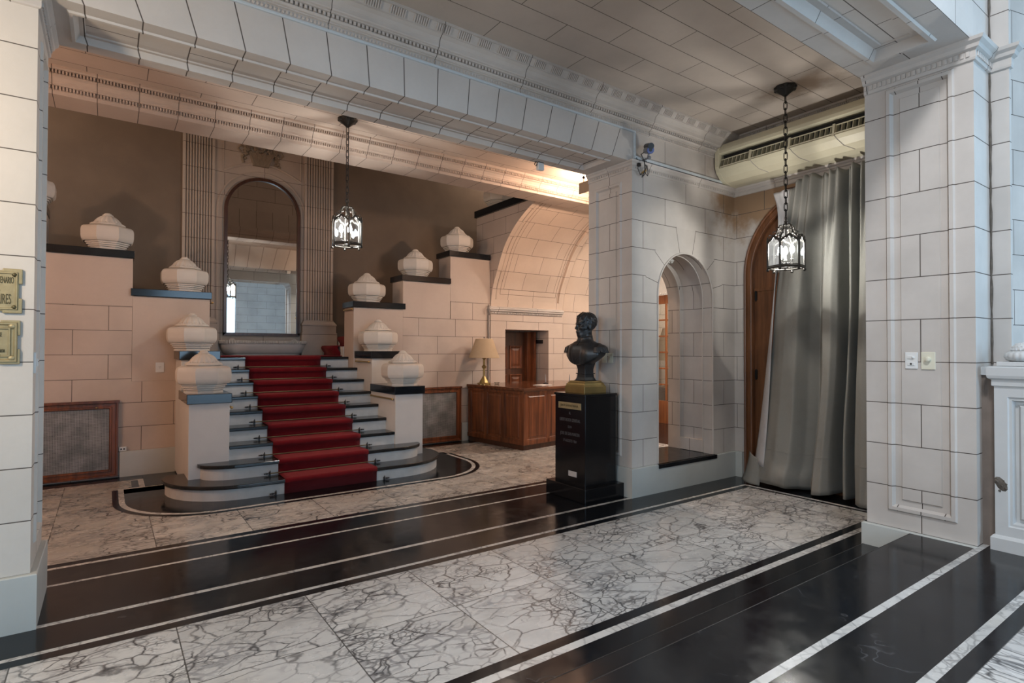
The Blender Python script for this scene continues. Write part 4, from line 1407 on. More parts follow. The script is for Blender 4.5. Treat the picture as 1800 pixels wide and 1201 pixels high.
# ------------------------------------------------------------------ mirror and what hangs round it
def mirror():
    r = thing('wall_mirror', 'tall round topped mirror in a thin dark wooden frame on the landing', 'mirror', (2.25, 10.86, 1.93))
    cx, zs, zb = 2.25, 4.12, 1.93
    b = MB()
    o = arch_line(cx, .635, zs, zb, 40); i = arch_line(cx, .585, zs, zb + .05, 40)
    y0, y1 = 10.80, 10.864
    strip(b, [(u, y0, z) for u, z in o], [(u, y0, z) for u, z in i])
    strip(b, [(u, y0, z) for u, z in o], [(u, y1, z) for u, z in o])
    strip(b, [(u, y0, z) for u, z in i], [(u, y0 + .04, z) for u, z in i])
    b.box(cx - .635, cx + .635, y0, y1, zb, zb + .05)
    b.build('frame', 'darkwood', r)
    b = MB()
    pts = arch_line(cx, .60, zs, zb + .03, 40)
    b.face([(u, 10.835, z) for u, z in pts])
    b.build('glass', 'mirror', r)
mirror()

def planter():
    r = thing('stone_trough', 'long rounded plaster trough with ribbed rim below the mirror', 'planter', (2.27, 10.6, RISE * 9))
    z = RISE * 9
    def oval(w, d, yb=10.862):
        P = [(2.27 - w, yb)]
        P += [(2.27 - w + d * .75 - d * .75 * math.cos(math.radians(a)), yb - d * math.sin(math.radians(a))) for a in range(10, 91, 10)]
        P += [(2.27 + w - d * .75 + d * .75 * math.sin(math.radians(a)), yb - d * math.cos(math.radians(a))) for a in range(0, 81, 10)]
        P += [(2.27 + w, yb)]
        return P
    b = MB()
    lev = [(.62, .22, 0), (.62, .22, .03), (.66, .25, .05), (.70, .28, .13), (.715, .30, .19), (.715, .30, .215)]
    rings = [[(x, y, z + h) for x, y in oval(w, d)] for w, d, h in lev]
    for A, B in zip(rings, rings[1:]): strip(b, A, B)
    b.face(rings[-1])
    b.build('basin', 'urn', r, smooth=True)
    b = MB()
    P = oval(.735, .315)
    for i in range(len(P) - 1):
        a, c = Vector(P[i]), Vector(P[i + 1])
        n = max(1, int((c - a).length / .024))
        for j in range(n):
            m = a + (c - a) * ((j + .5) / n)
            b.sphere((m.x, m.y, z + .245), (.013, .013, .032), 6, 5)
    b.prism(oval(.728, .308), 'z', z + .215, z + .272)
    b.build('ribbed_rim', 'urn', r, smooth=True)
    for sx in (-1, 1):
        b = MB()
        for k in range(7):
            a = math.radians(20 + k * 140 / 6)
            b.tube([(2.27 + sx * .52, 10.80, z + .268), (2.27 + sx * .52 + .055 * math.cos(a), 10.80, z + .268 + .05 * math.sin(a))], [.012, .006], 6)
        b.build('shell_ornament', 'urn', r, smooth=True)
planter()

def basket():
    r = thing('basket_relief', 'carved relief of a flower basket above the mirror', 'relief', (2.2, 10.86, 4.96))
    b = MB()
    P = [(2.07, 4.965), (2.33, 4.965), (2.40, 5.19), (2.00, 5.19)]
    b.prism([(x, z) for x, z in P], 'y', 10.80, 10.868)
    for i in range(5):
        f = (i + .5) / 5
        b.tube([(2.07 + .26 * f, 10.796, 4.97), (2.0 + .40 * min(1, f + .25), 10.796, 5.18)], .007, 5)
        b.tube([(2.07 + .26 * f, 10.796, 4.97), (2.0 + .40 * max(0, f - .25), 10.796, 5.18)], .007, 5)
    b.build('basket', M['basketstone'], r, smooth=True, angle=30)
    random.seed(5)
    b = MB()
    for i in range(46):
        x = random.uniform(-1, 1); z = random.uniform(0, 1)
        xx = 2.2 + x * .26; zz = 5.19 + z * .17 * (1 - .4 * abs(x))
        q = random.uniform(.022, .040)
        b.sphere((xx, 10.84, zz), (q, .045, q), 8, 6)
        b.tube([(xx + q * .6 * math.cos(a * .9), 10.795, zz + q * .6 * math.sin(a * .9)) for a in range(7)], .004, 4)
    for s in (-1, 1):
        for i in range(10):
            b.sphere((2.2 + s * (.27 + random.uniform(-.05, .05)), 10.85, 5.21 - i * .022), (.03, .03, .026), 8, 6)
        b.tube([(2.2 + s * .22, 10.84, 5.25), (2.2 + s * .34, 10.83, 5.28), (2.2 + s * .38, 10.83, 5.22), (2.2 + s * .33, 10.83, 5.17)], .018, 6)
    b.build('flowers', M['basketstone'], r, smooth=True)
M['basketstone'] = plain('carved_basket_stone', (0.30, 0.235, 0.17), 0.85, 0, 0.15, 12, 0.3, 60)
basket()
# ------------------------------------------------------------------ radiator covers
def radiator(x0, x1, lab):
    z0, z1, y = .02, 1.005, YW
    r = thing('radiator_cover', lab, 'radiator cover', ((x0 + x1) / 2, y - .02, 0), 0, 'wooden radiator covers')
    b = MB()
    b.holed((0, y - .03, 0), (1, 0, 0), (0, 0, 1), (x0, z0, x1, z1), (x0 + .098, z0 + .095, x1 - .098, z1 - .098))
    b.rings((0, y - .03, 0), (1, 0, 0), (0, 0, 1), (0, -1, 0), (x0, z0, x1, z1), [(0, -.05), (0, .018), (.022, .018), (.03, .0)], fill=False)
    b.rings((0, y - .03, 0), (1, 0, 0), (0, 0, 1), (0, -1, 0), (x0 + .098, z0 + .095, x1 - .098, z1 - .098), [(-.03, 0), (-.025, .010), (-.008, .010), (0, 0), (0, -.022)], fill=False)
    b.box(x0 - .012, x1 + .012, y - .058, y, z1 - .02, z1 + .010)
    b.build('frame', 'redwood', r)
    b = MB(); b.box(x0 + .09, x1 - .09, y - .020, y - .012, z0 + .09, z1 - .09)
    b.build('grille', 'grille', r)
    for f in (.25, .80):
        b = MB(); b.lathe([(.010, 0), (.010, .012), (.004, .016)], 10); b.xform(Matrix.Translation((x0 + (x1 - x0) * f, y - .042, z1 - .075)) @ Matrix.Rotation(PI / 2, 4, 'X'))
        b.build('catch', 'brass', r, smooth=True)
radiator(-1.05, .122, 'wooden radiator cover with perforated grille by the left pillar')
radiator(4.20, 5.34, 'wooden radiator cover with grille between right newel and desk')

def wallplate(name, lab, cat, c, u, n, w, h, mat, kind='switch', t=.010):
    """small plate on a wall: c centre, u along, n outward"""
    c, u, n = Vector(c), Vector(u), Vector(n)
    r = thing(name, lab, cat, c)
    def bx(cu, cz, ww, hh, d0, d1):
        b = MB()
        P = [c + u * (cu + sx * ww / 2) + Vector((0, 0, cz + sz * hh / 2)) for sx, sz in ((-1, -1), (1, -1), (1, 1), (-1, 1))]
        A = [b.bm.verts.new(p + n * d0) for p in P]; B = [b.bm.verts.new(p + n * d1) for p in P]
        for i in range(4): b.bm.faces.new((A[i], A[(i + 1) % 4], B[(i + 1) % 4], B[i]))
        b.bm.faces.new(B); b.bm.faces.new(A[::-1])
        return b
    pl = bx(0, 0, w, h, 0, t).build('plate', mat, r, bevel=.003)
    if kind == 'two':
        for dz in (h * .2, -h * .2):
            bx(0, dz, w * .6, h * .18, t, t + .005).build('rocker', mat, pl, bevel=.002)
        bx(0, -h * .2, w * .16, h * .10, t + .004, t + .007).build('slot', 'blackplastic', pl)
        b = MB(); b.sphere(c + u * (w * .15) + n * (t + .006) + Vector((0, 0, h * .2)), .009, 8, 6)
        b.build('button', mat, pl, smooth=True)
    elif kind == 'dimmer':
        b = MB(); b.lathe([(.020, 0), (.019, .018), (.015, .021)], 16); b.xform(Matrix.Translation(c + n * t + Vector((0, 0, .01))) @ n.to_track_quat('Z', 'Y').to_matrix().to_4x4())
        b.build('knob', mat, pl, smooth=True)
    elif kind == 'socket':
        for cu, cz in ((-.008, .008), (.008, .008), (0, -.010)):
            bx(cu, cz, .004, .010, t - .001, t + .001).build('slot', 'blackplastic', pl)
    elif kind == 'one':
        bx(0, 0, w * .35, h * .35, t, t + .006).build('rocker', mat, pl, bevel=.002)
    elif kind == 'jack':
        for cu in (-.016, .016):
            bx(cu, 0, .018, .020, t - .001, t + .002).build('jack', 'blackplastic', pl)
    return r
wallplate('light_switch', 'white double switch plate on the right pier, left of the ivory dimmer', 'switch', (4.9575, 1.722, 1.625), (0, -1, 0), (-1, 0, 0), .082, .125, 'plastic', 'two')
wallplate('dimmer_switch', 'ivory dimmer plate with round knob on the right pier', 'switch', (4.9575, 1.614, 1.625), (0, -1, 0), (-1, 0, 0), .090, .130, 'ivory', 'dimmer')
wallplate('light_switch', 'white switch plate behind the bust, nearer the bust of the pair', 'switch', (4.9275, 4.945, 1.60), (0, -1, 0), (-1, 0, 0), .078, .118, 'ivory', 'one')
wallplate('light_switch', 'white switch plate behind the bust, nearer the pier corner of the pair', 'switch', (4.9275, 4.84, 1.60), (0, -1, 0), (-1, 0, 0), .078, .118, 'ivory', 'one')
wallplate('power_outlet', 'white socket plate on the pink wall left of the stairs', 'outlet', (.582, YW, 1.44), (1, 0, 0), (0, -1, 0), .10, .135, 'plastic', 'socket')
wallplate('phone_outlet', 'small white outlet box beside the left radiator cover', 'outlet', (.172, YW, .367), (1, 0, 0), (0, -1, 0), .085, .055, 'plastic', 'jack', .03)
wallplate('light_switch', 'narrow switch plate on the inner face of the left pillar', 'switch', (-.371, 4.56, 1.61), (0, -1, 0), (1, 0, 0), .085, .13, 'plastic', 'one', .014)

# ------------------------------------------------------------------ reception desk and lamp
def desk():
    rz = math.radians(7.5)
    r = thing('reception_desk', 'reddish wooden reception desk with framed panels by the vault', 'desk', (5.68, 7.60, 0), rz)
    W, D, Hh = 2.3, 1.48, 1.055
    b = MB()
    b.box(.02, W, .02, D, .0, .09); b.build('plinth', 'darkwood', r, world=False)
    b = MB()
    b.box(0, W, 0, .04, .09, 1.0); b.box(0, .04, 0, D, .09, 1.0); b.box(W - .04, W, 0, D, .09, 1.0)
    b.build('carcass', 'redwood', r, world=False, bevel=.003)
    def pnl(o, ux, nz, x0, x1):
        b = MB()
        z0, z1 = .16, .955
        b.rings(o, ux, (0, 0, 1), nz, (x0, z0, x1, z1), [(0, .0), (0, .014), (.014, .014), (.022, .004), (.05, .004), (.064, .012)])
        b.build('panel', 'redwood', r, world=False)
    def stile(o, ux, nz, x0, x1):
        o, ux, nz = Vector(o), Vector(ux), Vector(nz)
    n = 4
    fw = (W - .10) / n
    for i in range(n):
        pnl((0, 0, 0), (1, 0, 0), (0, -1, 0), .06 + fw * i, .06 + fw * (i + 1) - .06)
    m = 3
    sw = (D - .08) / m
    for i in range(m):
        pnl((0, 0, 0), (0, 1, 0), (-1, 0, 0), .06 + sw * i, .06 + sw * (i + 1) - .06)
    b = MB()
    for i in range(n + 1):
        x = .0 if i == 0 else .06 + fw * i - .06
        b.box(x, x + .06, -.020, 0, .09, 1.0)
    for i in range(m + 1):
        y = -.02 if i == 0 else .06 + sw * i - .06
        b.box(-.020, 0, y, y + (.08 if i == 0 else .06), .09, 1.0)
    b.box(0, W, -.020, 0, .09, .16); b.box(-.020, 0, 0, D, .09, .16)
    b.box(0, W, -.020, 0, .955, 1.0); b.box(-.020, 0, 0, D, .955, 1.0)
    b.build('frame_stiles', 'redwood', r, world=False, bevel=.003)
    b = MB()
    b.box(-.05, W, -.05, D, 1.005, Hh)
    b.box(-.035, W, -.035, D, .985, 1.006)
    b.build('desk_top', 'desktop', r, world=False, bevel=.012, seg=3)
    return Hh
DESK = desk()

def table_lamp():
    x, y, z = 5.660, 8.80, DESK
    r = thing('table_lamp', 'brass table lamp with parchment shade standing on the reception desk', 'lamp', (x, y, z))
    b = MB()
    b.lathe([(.118, 0), (.118, .012), (.098, .022), (.085, .04), (.075, .07), (.052, .10), (.036, .135), (.030, .15)], 8, phase=PI / 8)
    for k in range(4):
        a = k * PI / 2 + PI / 4
        b.sphere((.10 * math.cos(a), .10 * math.sin(a), .016), (.03, .03, .016), 8, 6)
    b.build('base', 'brass', r, world=False, smooth=True, angle=30)
    b = MB()
    b.lathe([(.022, .14), (.021, .29), (.034, .30), (.044, .315), (.044, .33), (.03, .345), (.021, .36), (.021, .46), (.036, .475), (.048, .49), (.05, .50), (.02, .51)], 16)
    b.build('stem', 'brass', r, world=False, smooth=True)
    b = MB()
    n = 8
    P = [(.282, .49), (.160, .835)]
    b.lathe([(.282, .488), (.282, .497), (.160, .835), (.158, .842)], 32, cap=False)
    o = b.build('lamp_shade', 'shade', r, world=False, smooth=True)
    s = o.modifiers.new('solid', 'SOLIDIFY'); s.thickness = .004
    b = MB(); b.lathe([(.004, .50), (.004, .855), (.010, .86), (.010, .872), (.004, .88)], 8)
    b.build('finial', 'bronze', r, world=False, smooth=True)
table_lamp()

def desk_items():
    b = MB(); b.boxc((6.42, 8.02, DESK + .004), (.30, .21, .006), .25)
    tag(b.build('paper_sheet', 'paper'), 'sheet of white paper lying on the reception desk', 'paper')
    def pen(x, y, lab, a):
        r = thing('pen_stand', lab, 'pen stand', (x, y, DESK), 0, 'black pen stands on the desk')
        b = MB(); b.lathe([(.05, 0), (.05, .012), (.03, .02), (.012, .03)], 14); b.build('base', 'blackplastic', r, world=False, smooth=True)
        b = MB(); b.tube([(0, 0, .02), (.02, a, .10), (.03, a * 1.6, .18)], [.012, .010, .004], 8); b.build('pen', 'greyplastic', r, world=False, smooth=True)
    pen(6.72, 8.30, 'slanting grey pen in a black stand before the dark door', .03)
    pen(7.02, 7.98, 'dark pen in a stand on the desk, next to the bust', .01)
    r = thing('glass_dish', 'small clear glass dish beside the brass lamp on the desk', 'dish', (5.92, 8.76, DESK))
    b = MB(); b.lathe([(.03, 0), (.04, .008), (.055, .03), (.05, .03), (.036, .012)], 18, cap=False); b.build('bowl', 'dglass', r, world=False, smooth=True)
desk_items()

# ------------------------------------------------------------------ doors
def panel_door(name, x0, x1, y, z1):
    b = MB()
    b.box(x0, x1, y, y + .05, 0, z1)
    d = b.build(name, 'darkwood', bevel=.002)
    w = (x1 - x0)
    for cx0, cx1 in ((.08, .46), (.54, .92)):
        for za, zb in ((.15, .62), (.74, 1.18), (1.30, 1.78)):
            p = MB()
            p.rings((x0, y, 0), (1, 0, 0), (0, 0, 1), (0, -1, 0), (w * cx0, za, w * cx1, zb), [(0, 0), (0, .016), (.02, .016), (.04, .002), (.06, .002), (.10, .012)])
            p.build('door_panel', 'redwood', d)
    return d
d1 = struct(panel_door('door_1', 6.36, 7.20, YW + .50, 2.07))
b = MB(); b.box(7.20, 7.30, YW + .40, YW + .56, 0, 2.07); b.box(7.30, 7.36, YW + .30, YW + .56, 0, 2.07)
b.build('door_frame', 'redwood', d1, bevel=.004)
b = MB(); b.boxc((7.415, YW + .26, 1.865), (.03, .22, .075))
tag(b.build('door_sign', 'blackplastic', bevel=.002), 'small dark sign on the stone reveal beside the door behind the desk', 'sign')

def passage_door():
    x = 10.5
    d = MB()
    y0, y1, z1 = 7.3, 9.2, 2.97
    d.box(x, x + .06, y0, y0 + .1, 0, z1); d.box(x, x + .06, y1 - .1, y1, 0, z1); d.box(x, x + .06, y0, y1, z1 - .20, z1); d.box(x, x + .06, y0, y1, 0, .52)
    for k in range(1, 6):
        y = y0 + (y1 - y0) * k / 6
        d.box(x + .006, x + .045, y - .022, y + .022, .53, z1 - .205)
    for k in range(1, 6):
        z = .52 + (z1 - .72) * k / 6
        d.box(x + .009, x + .042, y0 + .1, y1 - .1, z - .018, z + .018)
    o = struct(d.build('door_2', 'orangewood', bevel=.003))
    g = MB(); g.box(x + .02, x + .026, y0 + .05, y1 - .05, .5, z1 - .1)
    g.build('glass_panes', 'dglass', o)
    b = MB()
    b.box(x, x + .2, 5.1, y0, 0, 4.8); b.box(x, x + .2, y1, 9.4, 0, 4.8); b.box(x, x + .2, y0, y1, z1 + .10, 4.8)
    struct(b.build('wall_passage_end', 'white_paint'))
    b = MB(); b.box(x - .06, x, 5.2, 9.28, z1 + .03, z1 + .12); dentils(b, (x - .05, 9.2), (x - .05, 5.4), z1 + .0, z1 + .05, .04, .04, .03, 1)
    struct(b.build('trim_passage', 'white_paint'))
    # lamp with a cone shade glimpsed through the panes
    r = thing('table_lamp', 'lamp with a conical shade glimpsed through the orange glazed door', 'lamp', (10.95, 8.90, .80))
    b = MB(); b.lathe([(.12, 0), (.12, .02), (.03, .05), (.02, .7)], 16); b.build('stem', 'brass', r, world=False, smooth=True)
    b = MB(); b.lathe([(.34, .65), (.10, 1.42)], 24, cap=False); b.build('lamp_shade', 'shade', r, world=False, smooth=True)
    b = MB(); b.box(10.7, 11.4, 8.2, 9.2, 0, .05); b.box(10.7, 11.4, 8.2, 9.2, .74, .80)
    b.box(10.72, 10.78, 8.22, 8.28, 0, .76); b.box(11.32, 11.38, 8.22, 8.28, 0, .76); b.box(10.72, 10.78, 9.12, 9.18, 0, .76); b.box(11.32, 11.38, 9.12, 9.18, 0, .76)
    b.box(10.71, 10.74, 8.22, 9.18, .3, .76)
    tag(b.build('side_table', 'darkwood', bevel=.004), 'dark wooden side table behind the orange glazed door', 'table')
passage_door()

def arched_door():
    b = MB()
    A = arch_line(DC, DR - .005, DS, 0, 32); B = arch_line(DC, DR - .13, DS, 0, 32)
    x = XC
    strip(b, [(x - .01, u, z) for u, z in A], [(x - .01, u, z) for u, z in B])
    strip(b, [(x - .01, u, z) for u, z in B], [(x + .07, u, z) for u, z in B])
    strip(b, [(x - .01, u, z) for u, z in A], [(x + .13, u, z) for u, z in A])
    o = struct(b.build('door_3', 'doorwood', smooth=True, angle=30))
    b = MB()
    b.tube([(x - .012, u, z) for u, z in arch_line(DC, DR - .03, DS, 0, 32)], .022, 8)
    b.tube([(x - .008, u, z) for u, z in arch_line(DC, DR - .11, DS, 0, 32)], .014, 8)
    b.build('door_architrave', 'doorwood', o, smooth=True)
    b = MB()
    # leaf: stiles, rail and arched head with a glazed fanlight
    C = arch_line(DC, DR - .13, DS, 0, 32); D = arch_line(DC, DR - .42, DS, 2.62, 32)
    xx = x + .05
    strip(b, [(xx, u, z) for u, z in C[1:-1]], [(xx, u, z) for u, z in D[1:-1]])
    b.box(xx, xx + .05, DC - DR + .13, DC + DR - .13, 2.40, 2.70)
    b.box(xx - .015, xx, DC - DR + .13, DC + DR - .13, 2.48, 2.52)
    for y0 in (DC - DR + .13, DC - .16, DC + DR - .42):
        b.box(xx, xx + .05, y0, y0 + .29, .9, 2.40)
    b.box(xx, xx + .05, DC - DR + .13, DC + DR - .13, 0, .9)
    b.build('door_leaf', 'doorwood', o)
    b = MB(); b.box(xx + .02, xx + .03, DC - DR + .2, DC + DR - .2, .85, DS + DR - .3)
    b.build('pane', M['doorpane'], o)
    for z in (1.38, 2.42):
        b = MB(); b.boxc((xx - .008, DC + DR - .15, z), (.016, .03, .11)); b.sphere((xx - .012, DC + DR - .15, z + .06), .012, 8, 6); b.sphere((xx - .012, DC + DR - .15, z - .06), .012, 8, 6)
        b.build('hinge', 'iron', o, smooth=True)
M['doorpane'] = plain('pale_frosted_pane', (0.50, 0.50, 0.45), 0.3, 0, 0.05)
arched_door()

# ------------------------------------------------------------------ curtain
def curtain():
    r = thing('curtain', 'grey floor length curtain hanging in folds before the arched door', 'curtain', (6.70, 3.1, 0))
    # fold pattern by distance along the cloth: (position, depth) ; 0 is the free left edge
    lowpts = [(0, .02), (.055, .06), (.10, .085), (.17, .075), (.205, -.02), (.25, -.055), (.285, -.02), (.32, .07), (.37, .085), (.40, .04), (.415, -.07), (.445, -.06), (.47, .05), (.485, .055), (.497, -.06), (.515, -.07), (.535, .06),
              (.58, .10), (.64, .105), (.70, .09), (.735, .02), (.75, -.09), (.775, -.085), (.80, .05), (.85, .075), (.89, .0), (.92, -.05), (.96, .04), (1.0, .06)]
    xs = np.array([p[0] for p in lowpts]); ds = np.array([p[1] for p in lowpts])
    low_neg = 1.9
    NU, NV = 420, 70
    U = np.linspace(0, 1, NU)
    low = np.interp(U, xs, np.where(ds < 0, ds * low_neg, ds))
    k = np.hanning(9); k /= k.sum()
    low = np.convolve(np.pad(low, 4, mode='edge'), k, mode='valid')
    top = .035 * np.sin(2 * PI * (U * 17 + .25 * np.sin(U * 14))) + .02 * np.sin(2 * PI * U * 6.3 + 1)
    b = MB(); vs = []
    for j in range(NV + 1):
        t = j / NV                       # 0 top .. 1 hem
        yl = 3.585
        spread = .46 * t ** 1.15 + .035 * math.sin(t * 5)
        yr = 2.08
        ft = 1 - min(1, t / .42); ft = ft * ft * (3 - 2 * ft)
        row = []
        for i in range(NU):
            u = U[i]
            y = yl + (yr - yl) * u + spread * (1 - u) ** 2.6 + .016 * math.sin(9 * t + u * 16) * t
            ztop = 3.66 + .10 * min(1, u / .10) + .015 * math.sin(2 * PI * u * 17)
            if u < .04: ztop -= .10 * (1 - u / .04)
            zb = .045 + .02 * math.sin(u * 19)
            z = ztop + (zb - ztop) * t
            shift = .012 * math.sin(7 * t + 3 * u)
            lw = float(np.interp(u + shift * t, U, low))
            d = ft * (top[i] + .5 * lw) + (1 - ft) * lw * (1.25 + .35 * t)
            x = 6.725 - d - .02 * t + .004 * math.sin(u * 90 + 5 * math.sin(t * 6)) * t + .003 * math.sin(u * 47 - t * 23)
            if t > .93 and .05 < u < .28:
                x -= .05 * math.sin((t - .93) / .07 * PI) * math.sin((u - .05) / .23 * PI)
            row.append(b.bm.verts.new((x, y, z)))
        vs.append(row)
    for j in range(NV):
        for i in range(NU - 1):
            b.bm.faces.new((vs[j][i], vs[j][i + 1], vs[j + 1][i + 1], vs[j + 1][i]))
    o = b.build('cloth', 'curtain', r, smooth=True, angle=180)
    s = o.modifiers.new('solid', 'SOLIDIFY'); s.thickness = .004
    # hem seam
    b = MB()
    pts = []
    me = o.data
    for i in range(0, NU):
        v = me.vertices[62 * NU + i].co
        pts.append((v.x - .005, v.y, v.z))
    b.tube(pts, .0035, 5)
    b.build('hem_seam', 'curtain', r, world=False, smooth=True)
    # pale lining turned outwards along the free edge
    b = MB(); rows = []
    for j in range(41):
        t = j / 40
        z = 2.78 + (.30 - 2.78) * t
        tt = 1 - (z - .05) / 3.6
        ye = 3.60 + .46 * tt ** 1.15 + .035 * math.sin(tt * 5) + .020
        wd = .015 + .15 * t ** .8
        row = []
        for i in range(7):
            u = i / 6
            row.append((6.725 - .075 * math.sin(u * PI * .55) - .02 * t - .02 * u, ye + .055 * t - wd * u * 1.05, z - .05 * u * t))
        rows.append(row)
    for A, B in zip(rows, rows[1:]): strip(b, A, B)
    o = b.build('turned_lining', 'lining', r, smooth=True, angle=180)
    s = o.modifiers.new('solid', 'SOLIDIFY'); s.thickness = .004
    # tail of the hem folded to the left
    b = MB(); rows = []
    for j in range(15):
        t = j / 14
        z = .36 - .325 * t
        ya = 4.135 + .10 * t - .02 * math.sin(t * 3); yb_ = 3.94 + .02 * t
        rows.append([(6.665 - .05 * math.sin(u / 6 * PI) - .03 * t + .05 * (1 - u / 6), ya + (yb_ - ya) * u / 6, z - .03 * (u / 6) + .10 * (1 - u / 6) * (1 - t) * .5) for u in range(7)])
    for A, B in zip(rows, rows[1:]): strip(b, A, B)
    o = b.build('hem_tail', 'curtain', r, smooth=True, angle=180)
    s = o.modifiers.new('solid', 'SOLIDIFY'); s.thickness = .004
    # top corner drooping off the rail
    b = MB(); rows = []
    for j in range(21):
        t = j / 20
        ztop = 3.615 - .62 * t
        row = []
        for i in range(9):
            u = i / 8
            y = 3.77 - .19 * u + .06 * t * (1 - u) - .10 * (1 - u) * math.sin(t * 2.6)
            z = ztop + .045 * u - .02 * math.sin(u * 6 + t * 9) * t
            x = 6.66 - .035 * math.sin(u * 5 + t * 5) - .025 * math.sin(u * 11 - t * 7) * (1 - t * .5)
            row.append((x, y, z))
        rows.append(row)
    for A, B in zip(rows, rows[1:]): strip(b, A, B)
    o = b.build('drooping_corner', 'lining', r, smooth=True, angle=180)
    s = o.modifiers.new('solid', 'SOLIDIFY'); s.thickness = .003
    b = MB(); b.box(6.86, 6.945, 2.06, 3.74, 3.66, 3.72)
    tag(b.build('curtain_rail', 'darkwood'), 'dark wooden rail behind the top of the curtain', 'curtain rail')
curtain()

# ------------------------------------------------------------------ air conditioner
def aircon():
    r = thing('air_conditioner', 'long cream wall air conditioner above the curtain', 'air conditioner', (6.7, 3.0, 3.9))
    y0, y1 = 2.06, 4.475
    prof = [(6.95, 4.425), (6.60, 4.425), (6.545, 4.40), (6.49, 4.335), (6.480, 4.31), (6.478, 4.268), (6.50, 4.262), (6.60, 4.262), (6.60, 4.085), (6.490, 4.085), (6.478, 4.075), (6.505, 4.03), (6.57, 3.965), (6.66, 3.915), (6.78, 3.895), (6.95, 3.893)]
    b = MB()
    b.prism(prof, 'y', y0, y1 - .05)
    b.prism([(6.95, 4.43), (6.60, 4.43), (6.54, 4.40), (6.478, 4.34), (6.470, 4.25), (6.472, 4.10), (6.50, 4.03), (6.57, 3.96), (6.66, 3.91), (6.78, 3.893), (6.95, 3.89)], 'y', y1 - .06, y1)
    b.build('casing', 'cream', r, bevel=.006)
    b = MB(); b.box(6.585, 6.61, y0, y1 - .06, 4.085, 4.275)
    b.build('outlet_slot', 'dark', r)
    b = MB()
    n = 44
    for i in range(n):
        y = y1 - .12 - i * .058
        b.prism([(6.49, 4.095), (6.59, 4.095), (6.59, 4.205), (6.52, 4.190)], 'y', y, y + .007)
    b.box(6.482, 6.500, y0, y1 - .07, 4.085, 4.098)
    b.box(6.515, 6.525, y0, y1 - .07, 4.186, 4.196)
    b.build('louvre_vanes', 'cream', r)
    for i in range(5):
        y = y1 - .50 - i * .50
        b = MB(); b.prism([(6.474, 4.06), (6.545, 4.06), (6.59, 4.20), (6.50, 4.205)], 'y', y, y + .024)
        b.build('bracket', 'cream', r)
        b = MB(); b.tube([(6.476, y, 4.07), (6.505, y - .02, 4.028), (6.57, y - .06, 3.963), (6.66, y - .14, 3.914)], .004, 5)
        b.build('crack_line', 'greypipe', r)
aircon()

# ------------------------------------------------------------------ conduits, pipe, camera, sensor, sign
def conduits():
    r = thing('cable_conduit', 'white cable trunking along the flat arch and round the niche wall', 'conduit', (4.9, 4.48, 4.24))
    b = MB(); b.box(-3, 4.965, 4.478, 4.499, 4.225, 4.247); b.build('upper_run', 'conduit', r, bevel=.003)
    b = MB(); b.box(4.940, 4.965, 4.478, 4.499, 3.953, 4.224); b.build('drop', 'conduit', r, bevel=.003)
    b = MB(); b.box(4.94, 6.945, 4.470, 4.499, 3.918, 3.952); b.build('lower_run', 'conduit', r, bevel=.003)
    b = MB(); b.box(6.915, 6.945, 2.1, 4.47, 3.855, 3.885); b.build('wall_run', 'conduit', r, bevel=.003)
    b = MB(); b.tube([(5.955, YW - .02, .95), (5.955, YW - .02, 2.36), (5.945, YW - .06, 2.40), (5.945, YW - .075, 2.50), (5.955, YW - .02, 2.55)], .019, 8)
    tag(b.build('wall_pipe', 'greypipe', smooth=True), 'thin grey pipe up the wall corner behind the lamp', 'pipe')
conduits()

